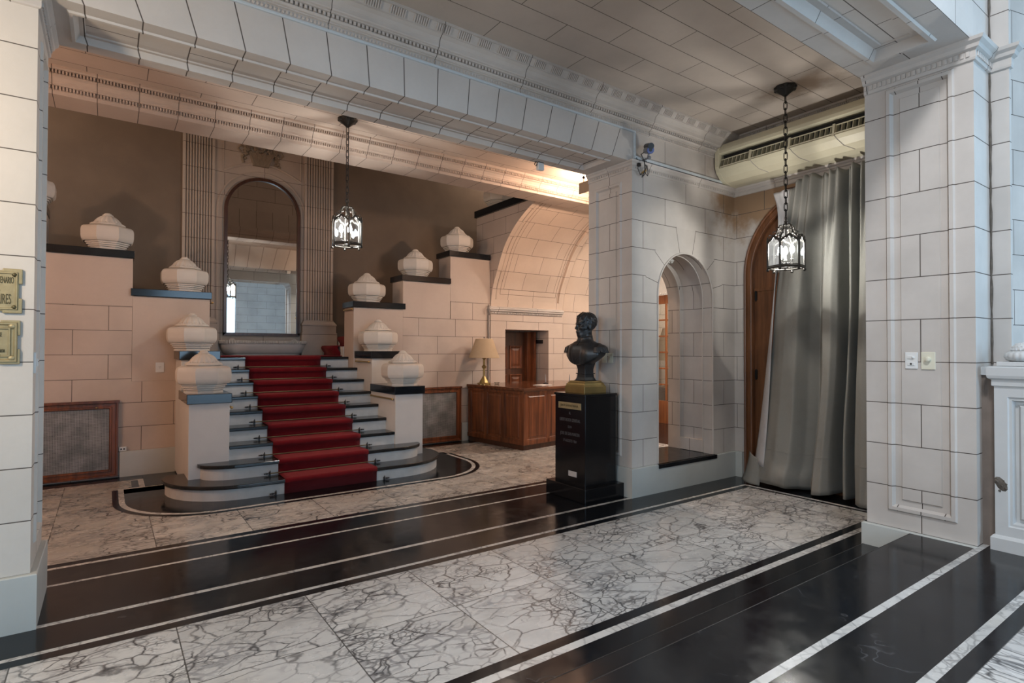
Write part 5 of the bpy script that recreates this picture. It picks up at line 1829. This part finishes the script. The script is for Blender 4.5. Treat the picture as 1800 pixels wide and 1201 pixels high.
def security_camera():
    c = Vector((5.02, 4.335, 3.99))
    r = thing('security_camera', 'small dark security camera on the wall over the niche pier', 'security camera', c)
    d = Vector((-.52, -.75, -.30)).normalized()
    back = c - d * .10; front = c + d * .08
    b = MB(); b.tube([back, c, front], [.040, .043, .043], 16); b.tube([back - d * .01, back], [.028, .040], 16)
    b.build('body', 'greyplastic', r, smooth=True)
    b = MB(); b.tube([front, front + d * .012], [.042, .040], 16); lr = b.build('lens_ring', 'blueglass', r, smooth=True)
    b = MB(); b.tube([front + d * .010, front + d * .018], .017, 12); b.build('lens', 'blackplastic', lr, smooth=True)
    b = MB(); sdn = Vector((0, 0, 1)); b.tube([back + sdn * .045, front + sdn * .045 + d * .03], [.036, .036], 12); b.build('sun_shield', 'blackplastic', r, smooth=True)
    b = MB(); b.tube([c - Vector((0, 0, .04)), c - Vector((-.01, -.02, .085)), c + Vector((.05, .12, -.07)), c + Vector((.05, .165, -.07))], .012, 8)
    b.sphere(c - Vector((-.01, -.0, .085)), .022, 10, 7); b.build('bracket', 'greyplastic', r, smooth=True)
    b = MB(); b.tube([back, back + Vector((-.06, .03, -.05)), c + Vector((-.06, .02, -.12)), c + Vector((0, .06, -.14)), c + Vector((.04, .09, -.20)), c + Vector((.02, .12, -.28))], .006, 6)
    b.build('cable', 'blackplastic', r, smooth=True)
    r2 = thing('cable_tangle', 'loose black cable connectors hanging under the security camera', 'cable', (4.97, 4.47, 3.83))
    b = MB()
    P = [(4.96, 4.465, 3.93), (4.985, 4.455, 3.86), (4.965, 4.45, 3.80), (4.99, 4.44, 3.74), (5.05, 4.44, 3.725), (5.09, 4.445, 3.77), (5.11, 4.45, 3.84), (5.09, 4.455, 3.92)]
    b.tube(P, .005, 6); b.tube([(5.0, 4.45, 3.73), (5.06, 4.445, 3.78), (5.13, 4.445, 3.74), (5.14, 4.45, 3.80), (5.12, 4.46, 3.92)], .005, 6)
    b.build('cable', 'blackplastic', r2, smooth=True)
    b = MB(); b.boxc((4.985, 4.45, 3.845), (.04, .03, .035)); b.build('connector', 'blackplastic', r2, bevel=.003)
    b = MB(); b.tube([(5.04, 4.45, 3.76), (5.09, 4.44, 3.80)], .013, 8); b.build('plug', 'brass_bright', r2, smooth=True)
security_camera()

def sensor():
    r = thing('motion_sensor', 'small white box sensor under the rear edge of the flat arch', 'sensor', (4.095, 5.17, 3.84))
    b = MB(); b.boxc((0, 0, 0), (.085, .05, .085)); b.build('housing', 'plastic', r, world=False, bevel=.006)
    b = MB(); b.boxc((0, -.005, .048), (.075, .035, .014)); b.build('bracket', 'blackplastic', r, world=False)
    b = MB(); b.tube([(-.03, 0, .048), (-.07, 0, .045), (-.085, 0, .01), (-.06, 0, 0), (-.045, 0, .03)], .005, 6); b.build('cable', 'blackplastic', r, world=False, smooth=True)
sensor()

def hanging_sign():
    x = 5.46
    r = thing('hanging_sign', 'small framed sign hung from the stair hall ceiling by the pier', 'sign', (x, 5.75, 4.0))
    b = MB(); b.boxc((x, 5.74, 4.0), (.02, .50, .155)); b.build('board', M['signboard'], r, bevel=.003)
    b = MB()
    b.bm.free()
    for yy in (5.90, 5.58):
        b = MB(); b.tube([(x, yy, 4.07), (x, yy, 4.22)], .005, 6); b.tube([(x, yy, 4.2), (x, yy, 4.47)], .009, 6); b.sphere((x, yy, 4.14), .02, 8, 6)
        b.build('hanger', 'iron', r, smooth=True)
    letters('writing', [('HALL', .050, .10, .02)], 'plaque_dark', (x - .0105, 5.74, 4.0), (0, -1, 0), (0, 0, 1), (-1, 0, 0), r)
M['signboard'] = plain('beige_sign_board', (0.32, 0.25, 0.18), 0.6, 0, 0.04)
hanging_sign()

def hall_lamp(x, lab):
    r = thing('ceiling_floodlight', lab, 'lamp', (x, 6.45, 4.46))
    b = MB(); b.lathe([(.05, -.02), (.05, 0)], 16); b.tube([(0, 0, -.02), (0, 0, -.14)], .010, 8); b.lathe([(.03, -.20), (.035, -.15), (.02, -.13)], 12)
    b.build('socket', 'iron', r, world=False, smooth=True)
    b = MB(); b.sphere((0, 0, -.27), .035, 12, 8); b.build('bulb', M['warm_bulb'], r, world=False, smooth=True)
hall_lamp(6.15, 'bare warm bulb under the stair hall ceiling behind the niche pier')

# ------------------------------------------------------------------ plaques on the left pillar
def plaque(x0, x1, z0, z1, lab, lines, fancy, rx):
    y = 4.5
    r = thing('bronze_plaque', lab, 'plaque', ((x0 + x1) / 2, y, z0), 0)
    e = .045
    P = [(x0, z0), (x0 + 2 * e, z0), (x0 + 2 * e, z0 + .012), (x1 - 2 * e, z0 + .012), (x1 - 2 * e, z0), (x1, z0), (x1, z0 + 2 * e), (x1 - .016, z0 + 2 * e), (x1 - .016, z1 - 2 * e), (x1, z1 - 2 * e), (x1, z1),
         (x1 - 2 * e, z1), (x1 - 2 * e, z1 - .012), (x0 + 2 * e, z1 - .012), (x0 + 2 * e, z1), (x0, z1), (x0, z1 - 2 * e), (x0 + .016, z1 - 2 * e), (x0 + .016, z0 + 2 * e), (x0, z0 + 2 * e)]
    b = MB(); b.prism(P, 'y', y - .016, y)
    b.build('plate', 'plaque', r, bevel=.004)
    b = MB()
    ins = .020 if not fancy else .042
    b.rings((0, y - .016, 0), (1, 0, 0), (0, 0, 1), (0, -1, 0), (x0 + ins, z0 + ins, x1 - ins, z1 - ins), [(0, 0), (.003, .007), (.010, .007), (.013, 0)], fill=False)
    if fancy:
        b.rings((0, y - .016, 0), (1, 0, 0), (0, 0, 1), (0, -1, 0), (x0 + .012, z0 + .012, x1 - .012, z1 - .012), [(0, 0), (.004, .008), (.012, .008), (.02, 0)], fill=False)
    b.build('border', 'plaque', r)
    for sx, sz in ((x0, z0), (x1, z0), (x1, z1), (x0, z1)):
        cx = sx + (.036 if sx == x0 else -.036); cz = sz + (.036 if sz == z0 else -.036)
        b = MB(); b.sphere((cx, y - .018, cz), (.013 if not fancy else .02, .010, .013 if not fancy else .016), 12, 8)
        b.build('rivet', 'plaque_dark' if not fancy else 'plaque', r, smooth=True)
    for ln in lines:
        letters('lettering', [ln], 'plaque_dark', (rx, y - .0165, (z0 + z1) / 2), (1, 0, 0), (0, 0, 1), (0, -1, 0), r, .002, .31, 'RIGHT')
plaque(-1.06, -.423, 1.908, 2.175, 'upper bronze plaque with corner rivets on the left pillar',
       [('EN EL IV CENTENARIO', .056, .0, .062), ('DE LA FUNDACION DEL', .046, -.062, .012), ('PUERTO DE BUENOS AIRES', .086, -.012, -.052), ('1536 - 1936 A', .030, -.065, -.098)], False, -.462)
plaque(-1.02, -.430, 1.603, 1.866, 'lower bronze plaque with ornate corners on the left pillar',
       [('EN SU FASE', .036, -.015, .044), ('DE LA CIUDAD DE L.', .030, -.025, .006), ('SOCIEDAD DE LA GUARDIA', .028, .0, -.052), ('B. A. 1943', .024, -.020, -.082)], True, -.498)

# ------------------------------------------------------------------ newel pedestal at the right edge
def newel_right():
    r = thing('balustrade_pedestal', 'grey painted stone pedestal with long panels at the right edge', 'pedestal', (5.2, 1.0, .33))
    x0, x1, y0, y1 = 5.00, 5.45, .55, 1.245
    z0 = .33
    b = MB()
    b.holed((x0, 0, 0), (0, 1, 0), (0, 0, 1), (y0, z0, y1, 1.5), (y0 + .10, .50, 1.175, 1.385))
    b.rings((x0, 0, 0), (0, 1, 0), (0, 0, 1), (-1, 0, 0), (y0 + .10, .50, 1.175, 1.385), [(0, 0), (.008, -.010), (.022, -.010), (.034, -.045), (.05, -.045), (.066, -.02)])
    b.face([(x0, y1, z0), (x1, y1, z0), (x1, y1, 1.5), (x0, y1, 1.5)]); b.face([(x0, y0, z0), (x1, y0, z0), (x1, y0, 1.5), (x0, y0, 1.5)]); b.face([(x1, y0, z0), (x1, y1, z0), (x1, y1, 1.5), (x1, y0, 1.5)])
    b.build('shaft', 'newelgrey', r)
    b = MB(); b.sweep([(0, z0), (.022, z0), (.022, z0 + .085), (.012, z0 + .10), (0, z0 + .105)], [(x0, y0), (x0, y1), (x1, y1), (x1, y0)], closed=True, side=-1)
    b.build('plinth', 'newelgrey', r)
    b = MB()
    b.sweep([(0, 1.455), (.012, 1.46), (.012, 1.50), (.03, 1.512), (.035, 1.53), (.035, 1.585), (.02, 1.592), (-.1, 1.595)], [(x0, y0), (x0, y1), (x1, y1), (x1, y0)], closed=True, side=-1)
    b.box(x0 + .05, x1 - .05, y0 + .05, y1 - .05, 1.50, 1.594)
    b.box(x0 + .05, x0 + .32, y1 - .02, 1.33, 1.53, 1.588)
    b.build('cap', 'newelgrey', r)
    b = MB(); b.box(x0 + .065, x0 + .3, y1 - .01, 1.33, .33, 1.535)
    b.build('side_infill', 'void_brown', r)  # fills the gap to the pier, its shadow put into the colour
    b = MB(); b.sphere((0, 0, 0), (.006, .030, .055), 7, 5); 
    for i in range(14):
        random.seed(i); b.sphere((random.uniform(-.003, .003), random.uniform(-.035, .03), random.uniform(-.05, .05)), random.uniform(.005, .010), 6, 5)
    b.xform(Matrix.Translation((x0 + .001, 1.212, .785)) @ Matrix.Rotation(-.5, 4, 'X'))
    b.build('broken_patch', 'darkvein', r, smooth=True)
    # ornament resting on top
    f = thing('carved_finial', 'carved white gadrooned finial on top of the grey pedestal', 'finial', (x0 + .15, 1.125, 1.595))
    b = MB(); b.box(-.115, .115, -.115, .115, 0, .03); b.build('base', 'newelgrey', f, world=False, bevel=.003)
    b = MB(); b.lathe([(.065, .03), (.088, .045), (.098, .065), (.092, .088), (.066, .102), (.052, .107)], 96, rib=lambda a, z: .06 * abs(math.sin(8 * a)) - .03)
    b.build('lobed_ring', 'newelgrey', f, world=False, smooth=True, angle=70)
    b = MB(); b.lathe([(.045, .100), (.060, .110), (.058, .128), (.042, .150), (.016, .165)], 24)
    for i in range(16):
        a = 2 * PI * i / 16
        b.sphere((.058 * math.cos(a), .058 * math.sin(a), .113), .010, 6, 5); b.sphere((.05 * math.cos(a + .2), .05 * math.sin(a + .2), .132), .009, 6, 5); b.sphere((.034 * math.cos(a), .034 * math.sin(a), .150), .008, 6, 5)
    b.build('crown', 'newelgrey', f, world=False, smooth=True)
newel_right()
# ------------------------------------------------------------------ hanging lanterns
def lantern(x, y, zc, chain, lab, rot):
    r = thing('hanging_lantern', lab, 'lantern', (x, y, zc), rot, 'wrought lanterns on chains')
    b = MB()
    b.lathe([(.105, 0), (.105, -.012), (.088, -.035), (.055, -.062), (.030, -.085), (.016, -.10)], 36, rib=lambda a, z: .10 * abs(math.sin(4 * a)))
    for k in range(8):
        a = k * PI / 4
        b.sphere((.092 * math.cos(a), .092 * math.sin(a), -.020), (.026, .026, .018), 8, 6)
    b.build('ceiling_rose', 'iron', r, world=False, smooth=True)
    b = MB()
    zz = -.10
    n = max(4, int(chain / .068)); st = chain / n
    for i in range(n):
        zc_ = zz - st * (i + .5); h = st * .5 + .010; w_ = .017
        pts = []
        for k in range(12):
            a = 2 * PI * k / 12
            u = w_ * math.cos(a); v = (h - w_) * (1 if math.sin(a) > 0 else -1) * (1 if abs(math.sin(a)) > .01 else 0) + w_ * math.sin(a)
            pts.append((u, 0, zc_ + v) if i % 2 == 0 else (0, u, zc_ + v))
        b.tube(pts, .0048, 6, closed=True)
    b.build('chain', 'iron', r, world=False, smooth=True)
    t = -.10 - chain                    # top of the lantern head
    R = .182
    C = [(R * math.cos(k * PI / 3), R * math.sin(k * PI / 3)) for k in range(6)]
    b = MB()
    b.tube([(.022 * math.cos(a * PI / 8), 0, t - .02 + .022 * math.sin(a * PI / 8)) for a in range(16)], .006, 6, closed=True)
    b.lathe([(.008, t - .045), (.018, t - .055), (.012, t - .07), (.022, t - .09), (.022, t - .105), (.010, t - .12), (.008, t - .20), (.016, t - .215), (.004, t - .235)], 12)
    for cx, cy in C:
        P = [(cx * f, cy * f, t + z) for f, z in ((.10, -.10), (.22, -.092), (.36, -.105), (.46, -.145), (.52, -.185), (.66, -.205), (.80, -.225), (.92, -.25), (1, -.275))]
        b.tube(P, .0075, 6)
        ca, sa_ = cx / R, cy / R
        b.tube([(cx * .60 + ca * .022 * math.cos(q), cy * .60 + sa_ * .022 * math.cos(q), t - .180 + .022 * math.sin(q)) for q in [k * .6 for k in range(9)]], .005, 5)
        for f_, z_ in ((.30, -.098), (.42, -.125), (.56, -.195), (.72, -.212), (.93, -.250)):
            b.sphere((cx * f_, cy * f_, t + z_), (.013, .013, .011), 7, 5)
        b.tube([(cx * .34 + ca * .020 * math.cos(q), cy * .34 + sa_ * .020 * math.cos(q), t - .128 + .020 * math.sin(q)) for q in [k * .6 for k in range(9)]], .0045, 5)
        b.tube([(cx * .84 + ca * .018 * math.cos(q), cy * .84 + sa_ * .018 * math.cos(q), t - .212 + .018 * math.sin(q)) for q in [k * .6 for k in range(9)]], .005, 5)
    b.build('crown_scrolls', 'chrome_iron', r, world=False, smooth=True)
    b = MB()
    zt, zb = t - .275, t - .555
    for cx, cy in C:
        b.tube([(cx, cy, zb - .015), (cx, cy, zt + .01)], .0115, 8)
        b.lathe([(.012, zt), (.015, zt + .012), (.007, zt + .025), (.010, zt + .038), (.002, zt + .062)], 8, c=(cx, cy, 0))
        b.sphere((cx, cy, zb - .022), .017, 8, 6)
    for k in range(6):
        a, c = C[k], C[(k + 1) % 6]
        b.tube([(*a, zb), (*c, zb)], .011, 6); b.tube([(*a, zb + .018), (*c, zb + .018)], .006, 6)
        P = []
        for i in range(13):
            f = i / 12
            z = zt - .012 + .052 * (math.sin(PI * f) ** 2) + .018 * abs(math.sin(3 * PI * f))
            P.append((a[0] + (c[0] - a[0]) * f, a[1] + (c[1] - a[1]) * f, z))
        b.tube(P, .010, 6)
        P2 = [(p[0], p[1], p[2] - .014) for p in P]
        b.tube(P2, .005, 5)
    b.lathe([(.03, zb - .002), (.03, zb + .006), (.012, zb + .02), (.010, zb + .07)], 12)
    for k in range(3):
        a = k * 2 * PI / 3 + .4
        b.tube([(0, 0, zb + .06), (.03 * math.cos(a), .03 * math.sin(a), zb + .045), (.062 * math.cos(a), .062 * math.sin(a), zb + .065), (.066 * math.cos(a), .066 * math.sin(a), zb + .09)], .005, 6)
        b.tube([(0, 0, zb), (R * .8 * math.cos(a), R * .8 * math.sin(a), zb)], .006, 6)
    b.build('cage', 'chrome_iron', r, world=False, smooth=True)
    for k in range(6):
        a, c = C[k], C[(k + 1) % 6]
        g = MB()
        g.face([(a[0] * .985, a[1] * .985, zb + .01), (c[0] * .985, c[1] * .985, zb + .01), (c[0] * .985, c[1] * .985, zt), ((a[0] + c[0]) / 2 * .985, (a[1] + c[1]) / 2 * .985, zt + .04), (a[0] * .985, a[1] * .985, zt)])
        g.build('glass_pane', 'lglass', r, world=False)
    for k in range(3):
        a = k * 2 * PI / 3 + .4
        q = (.066 * math.cos(a), .066 * math.sin(a))
        b = MB(); b.lathe([(.014, zb + .085), (.018, zb + .09), (.011, zb + .095), (.011, zb + .150)], 10, c=(*q, 0)); cs = b.build('candle_sleeve', 'candle', r, world=False, smooth=True)
        b = MB(); b.lathe([(.010, zb + .150), (.022, zb + .170), (.025, zb + .190), (.018, zb + .220), (.004, zb + .245)], 10, c=(*q, 0)); b.build('bulb', 'bulb', cs, world=False, smooth=True)
    # the light the three bulbs give
    point('lantern_light', (x, y, zc + zb + .205), LANTERN_W, (1.0, 0.95, 0.88), .025)
LANTERN_W = 50.0
lantern(2.32, 6.66, 4.47, .87, 'black lantern on a chain in front of the brown stairwell wall', .32)
lantern(5.915, 3.215, 4.54, 1.30, 'black lantern on a chain in front of the grey curtain', .18)

# ------------------------------------------------------------------ pedestal and bust
def pedestal():
    r = thing('bust_pedestal', 'black polished stone pedestal with a bronze plate and engraved lines, by the pier', 'pedestal', (4.6, 4.93, 0))
    b = MB(); b.box(4.275, 4.905, 4.59, 5.27, 0, .158); b.build('plinth', 'granite', r, bevel=.006)
    b = MB(); b.box(4.35, 4.835, 4.67, 5.19, .155, 1.165); b.build('shaft', 'granite', r, bevel=.004)
    b = MB(); b.box(4.340, 4.845, 4.66, 5.20, 1.165, 1.195); b.build('top_slab', 'granite', r, bevel=.004)
    x = 4.35
    b = MB(); b.box(x - .008, x, 4.735, 5.125, 1.015, 1.09); b.build('bronze_plate', 'plaque', r, bevel=.002)
    U, V, N = (0, -1, 0), (0, 0, 1), (-1, 0, 0)
    letters('plate_lettering', [('JUNTA SANMARTINIANA', .040, 0, 0)], 'plaque_dark', (x - .0085, 4.93, 1.052), U, V, N, r, .001, .68)
    for ln in [('AL', .042, 0, .965), ('LIBERTADOR GENERAL', .052, 0, .885), ('DON', .042, 0, .805), ('JOSE DE SAN MARTIN', .052, 0, .725), ('17 AGOSTO 1964', .046, 0, .645)]:
        letters('engraved_line', [ln], 'whiteletter', (x - .0005, 4.93, 0), U, V, N, r, .001, .66)
    b = MB(); b.box(x - .004, x, 4.81, 4.95, .245, .305); b.build('small_label', M['silverlabel'], r)
M['silverlabel'] = plain('silver_label', (0.55, 0.55, 0.55), 0.4, 0.2, 0.06, 60)
pedestal()

def surface_nets(f, lo, hi, res):
    lo, hi = np.array(lo, float), np.array(hi, float)
    n = np.maximum(4, np.ceil((hi - lo) / res).astype(int))
    ax = [lo[i] + res * np.arange(n[i] + 1) for i in range(3)]
    X, Y, Z = np.meshgrid(*ax, indexing='ij')
    S = f(X, Y, Z)
    I = S < 0
    c = [(i, j, k) for i in (0, 1) for j in (0, 1) for k in (0, 1)]
    def corner(A, o): return A[o[0]:A.shape[0] - 1 + o[0], o[1]:A.shape[1] - 1 + o[1], o[2]:A.shape[2] - 1 + o[2]]
    cnt = sum(corner(I, o).astype(int) for o in c)
    act = (cnt > 0) & (cnt < 8)
    idx = -np.ones(act.shape, int); idx[act] = np.arange(act.sum())
    P = np.zeros((act.sum(), 3)); W = np.zeros(act.sum())
    for a in c:
        for d in range(3):
            if a[d] == 0:
                e = list(a); e[d] = 1; e = tuple(e)
                sa_, sb = corner(S, a)[act], corner(S, e)[act]
                m = (sa_ < 0) != (sb < 0)
                t = np.where(m, sa_ / np.where(m, sa_ - sb, 1), 0)
                q = np.tile(np.array(a, float), (len(t), 1)); q[:, d] += t
                P += q * m[:, None]; W += m
    P /= W[:, None]
    base = np.argwhere(act)
    V = lo + (base + P) * res
    F = []
    for d in range(3):
        e1, e2 = (d + 1) % 3, (d + 2) % 3
        A = np.take(I, range(I.shape[d] - 1), d); B = np.take(I, range(1, I.shape[d]), d)
        for p in np.argwhere(A != B):
            if p[e1] == 0 or p[e2] == 0 or p[e1] >= act.shape[e1] or p[e2] >= act.shape[e2]: continue
            q = []
            for o1, o2 in ((-1, -1), (0, -1), (0, 0), (-1, 0)):
                k = p.copy(); k[e1] += o1; k[e2] += o2; q.append(idx[tuple(k)])
            F.append(q if A[tuple(p)] else q[::-1])
    return V, F

def ell(X, Y, Z, c, r):
    k = np.sqrt(((X - c[0]) / r[0]) ** 2 + ((Y - c[1]) / r[1]) ** 2 + ((Z - c[2]) / r[2]) ** 2)
    return (k - 1) * min(r)
def cap(X, Y, Z, a, b, ra, rb):
    a, b = np.array(a), np.array(b); d = b - a
    t = np.clip(((X - a[0]) * d[0] + (Y - a[1]) * d[1] + (Z - a[2]) * d[2]) / (d @ d), 0, 1)
    return np.sqrt((X - a[0] - t * d[0]) ** 2 + (Y - a[1] - t * d[1]) ** 2 + (Z - a[2] - t * d[2]) ** 2) - (ra + (rb - ra) * t)
def smin(a, b, k):
    h = np.clip(.5 + .5 * (b - a) / k, 0, 1)
    return b + (a - b) * h - k * h * (1 - h)
def smax(a, b, k): return -smin(-a, -b, k)

def bust_sdf(X, Y, Z):
    # ---- torso in a closed military coat
    t = ell(X, Y, Z, (-.005, 0, .455), (.125, .215, .135))
    t = smin(t, ell(X, Y, Z, (.030, 0, .420), (.108, .190, .165)), .06)
    t = smin(t, ell(X, Y, Z, (.0, .0, .53), (.085, .150, .065)), .05)
    for s in (-1, 1):
        t = smin(t, ell(X, Y, Z, (-.005, s * .205, .455), (.075, .062, .105)), .04)
        t = smin(t, ell(X, Y, Z, (.070, s * .075, .45), (.062, .080, .090)), .06)
    # rounded lower edge rising to the cut arms
    cut = (.322 + 1.75 * Y * Y + .45 * np.maximum(0, -X - .02)) - Z
    t = smax(t, cut, .015)
    t = smax(t, np.abs(Y) - .245, .02)
    # plastron of braid and two rows of buttons
    pl = np.maximum(np.maximum(np.abs(Y) - (.055 + .13 * np.clip(Z - .36, 0, .2)), .33 - Z), Z - .56)
    surf = np.abs(t + .002) - .007
    t = smin(t, smax(surf, pl, .006), .006)
    for zz in np.arange(.36, .56, .034):
        w_ = .045 + .13 * (zz - .36)
        for s in (-1, 0, 1):
            yy = s * w_
            xx = .146 - .9 * yy * yy - 2.2 * max(0, zz - .44) ** 1.4 - .4 * max(0, .40 - zz)
            t = smin(t, ell(X, Y, Z, (xx, yy, zz), (.010, .010, .010)), .006)
    # ---- high collar
    neck = cap(X, Y, Z, (-.012, 0, .52), (-.002, 0, .70), .074, .070)
    col = cap(X, Y, Z, (.0, 0, .550), (.006, 0, .635), .098, .084)
    col = smax(col, Z - .648 - .20 * (-X) , .006); col = smax(col, .535 - Z, .01)
    t = smin(t, smin(neck, col, .008), .018)
    gap = np.maximum(np.abs(Y + .0) - .004, .05 - X)
    t = smax(t, -np.maximum(gap, np.abs(Z - .6) - .06), .004)
    # ---- head, turned on the neck
    a = math.radians(-20)
    HS = 1.04
    hx, hy = (X * math.cos(a) + Y * math.sin(a)) / HS, (-X * math.sin(a) + Y * math.cos(a)) / HS
    hz = .665 + (Z + .030 - .665) / HS
    h = ell(hx, hy, hz, (-.012, 0, .822), (.102, .079, .100))
    h = smin(h, ell(hx, hy, hz, (.040, 0, .745), (.055, .058, .088)), .035)
    h = smin(h, ell(hx, hy, hz, (.070, 0, .685), (.026, .028, .020)), .03)
    for s in (-1, 1):
        h = smin(h, cap(hx, hy, hz, (-.012, s * .060, .725), (.060, s * .026, .682), .016, .014), .025)
        h = smin(h, ell(hx, hy, hz, (.056, s * .046, .765), (.026, .022, .020)), .022)
    h = smin(h, ell(hx, hy, hz, (.070, 0, .848), (.022, .055, .032)), .03)
    h = smin(h, cap(hx, hy, hz, (.086, -.046, .812), (.098, 0, .806), .010, .010), .014)
    h = smin(h, cap(hx, hy, hz, (.086, .046, .812), (.098, 0, .806), .010, .010), .014)
    for s in (-1, 1):
        h = smax(h, -ell(hx, hy, hz, (.102, s * .032, .790), (.022, .020, .013)), .014)
        h = smin(h, ell(hx, hy, hz, (.074, s * .032, .789), (.016, .017, .013)), .004)
        h = smin(h, cap(hx, hy, hz, (.086, s * .016, .795), (.080, s * .048, .797), .004, .004), .004)
    h = smin(h, cap(hx, hy, hz, (.094, 0, .802), (.113, 0, .761), .0100, .0130), .012)
    for s in (-1, 1): h = smin(h, ell(hx, hy, hz, (.101, s * .012, .757), (.011, .009, .008)), .007)
    h = smin(h, ell(hx, hy, hz, (.082, 0, .724), (.022, .030, .024)), .02)
    h = smin(h, ell(hx, hy, hz, (.100, 0, .729), (.009, .022, .0055)), .005)
    h = smin(h, ell(hx, hy, hz, (.098, 0, .716), (.009, .018, .0060)), .005)
    h = smax(h, -cap(hx, hy, hz, (.112, -.026, .7225), (.112, .026, .7225), .0035, .0035), .003)
    for s in (-1, 1):
        e = ell(hx, hy, hz, (-.015, s * .082, .775), (.019, .011, .033))
        e = smax(e, -ell(hx, hy, hz, (-.010, s * .094, .780), (.007, .006, .014)), .005)
        h = smin(h, e, .006)
    # hair with combed locks, forelock and side whiskers
    hair = ell(hx, hy, hz, (-.026, 0, .838), (.106, .087, .102))
    ang = np.arctan2(hy, hx + .02)
    hair = hair + .0012 * np.sin(hz * 170 + ang * 7) + .0016 * np.sin(ang * 19 + hz * 50)
    face = (hx - .045 - .30 * np.maximum(0, hz - .86) - .0) + .55 * np.maximum(0, .80 - hz) * 1.5
    hair = smax(hair, face, .012)
    hair = smax(hair, .735 - hz + .35 * np.maximum(0, hx), .012)
    for (p, q, r0, r1) in (((.02, -.05, .905), (.078, -.035, .872), .022, .013), ((.02, -.015, .918), (.086, -.008, .888), .026, .014), ((.02, .03, .912), (.080, .035, .875), .024, .013),
                           ((.03, .06, .885), (.058, .064, .835), .018, .010), ((.03, -.06, .885), (.058, -.064, .835), .018, .010),
                           ((.016, .066, .83), (.022, .064, .755), .014, .008), ((.016, -.066, .83), (.022, -.064, .755), .014, .008)):
        hair = smin(hair, cap(hx, hy, hz, p, q, r0, r1), .014)
    h = smin(h, hair, .008) * HS
    t = smin(t, h, .010)
    return t

def epaulette_sdf(s):
    def f(X, Y, Z):
        d = ell(X, Y, Z, (-.005, s * .165, .545), (.050, .085, .017))
        d = smin(d, ell(X, Y, Z, (-.005, s * .232, .520), (.082, .046, .022)), .02)
        for k in range(19):
            a = -1.75 + 3.5 * k / 18
            px, py = -.005 + .084 * math.sin(a), s * (.222 + .058 * math.cos(a))
            ox, oy = .012 * math.sin(a), s * .012 * math.cos(a)
            d = smin(d, cap(X, Y, Z, (px * .97, py * .985, .522), (px + ox, py + oy, .466), .0080, .0072), .0015)
        return d
    return f

def mesh_from(V, F, name, mat, parent, mats_xf):
    me = bpy.data.meshes.new(name)
    me.from_pydata([tuple(v) for v in V], [], F)
    me.transform(mats_xf)
    for p in me.polygons: p.use_smooth = True
    me.materials.append(M[mat])
    o = bpy.data.objects.new(name, me); COL.objects.link(o); o.parent = parent
    return o

def bust():
    r = thing('bronze_bust', 'dark bronze bust of a man in a high collared uniform with epaulettes', 'bust', (4.595, 4.93, 1.195))
    XF = Matrix.Rotation(math.radians(183), 4, 'Z') @ Matrix.Translation((0, 0, .315)) @ Matrix.Diagonal((1.06, 1.06, 1.05, 1)) @ Matrix.Translation((0, 0, -.315))
    V, F = surface_nets(bust_sdf, (-.17, -.29, .27), (.20, .29, .98), .0052)
    mesh_from(V, F, 'figure', 'bronze', r, XF)
    for s in (-1, 1):
        V, F = surface_nets(epaulette_sdf(s), (-.13, -.32 if s < 0 else .04, .44), (.12, -.04 if s < 0 else .32, .59), .0050)
        mesh_from(V, F, 'epaulette', 'bronze', r, XF)
    b = MB()
    def sq(h, q): return [(-h, -h * q), (h, -h * q), (h, h * q), (-h, h * q)]
    for (h0, z0), (h1, z1) in zip(*(lambda L: (L, L[1:]))([(.106, .135), (.088, .150), (.074, .18), (.070, .215), (.070, .222)])):
        A = [(x, y, z0) for x, y in sq(h0, .95)]; B = [(x, y, z1) for x, y in sq(h1, .95)]
        for k in range(4): b.face([A[k], A[(k + 1) % 4], B[(k + 1) % 4], B[k]])
    b.box(-.082, .082, -.079, .079, .218, .230)
    for (h0, z0), (h1, z1) in zip(*(lambda L: (L, L[1:]))([(.068, .230), (.068, .275), (.076, .31), (.09, .37)])):
        A = [(x, y, z0) for x, y in sq(h0, .95)]; B = [(x, y, z1) for x, y in sq(h1, .95)]
        for k in range(4): b.face([A[k], A[(k + 1) % 4], B[(k + 1) % 4], B[k]])
    b.build('socle', 'bronze', r, world=False, bevel=.003)
    b = MB()
    L = [(.172, 0), (.172, .075), (.158, .095), (.150, .118), (.135, .128), (.132, .140)]
    for (h0, z0), (h1, z1) in zip(L, L[1:]):
        A = [(x, y, z0) for x, y in sq(h0, .98)]; B = [(x, y, z1) for x, y in sq(h1, .98)]
        for k in range(4): b.face([A[k], A[(k + 1) % 4], B[(k + 1) % 4], B[k]])
    b.face([(x, y, .140) for x, y in sq(.132, .98)]); b.face([(x, y, 0) for x, y in sq(.172, .98)])
    b.build('brass_base', 'brass', r, world=False, bevel=.003)['label'] = 'dull brass stepped base'
bust()

def niche_scroll():
    r = thing('carved_scroll', 'small pale carved scroll at the crown of the niche', 'ornament', (6.02, 4.83, 2.885))
    b = MB()
    for s in (-1, 1):
        b.tube([(s * .012 + .030 * (1 - k * .05) * math.cos(k * .55) * .8, -.01 * s, -.018 + .030 * (1 - k * .05) * math.sin(k * .55)) for k in range(15)], .011, 7)
    b.sphere((0, 0, -.01), (.05, .045, .022), 12, 8)
    b.build('scroll', 'white_paint', r, world=False, smooth=True)
niche_scroll()
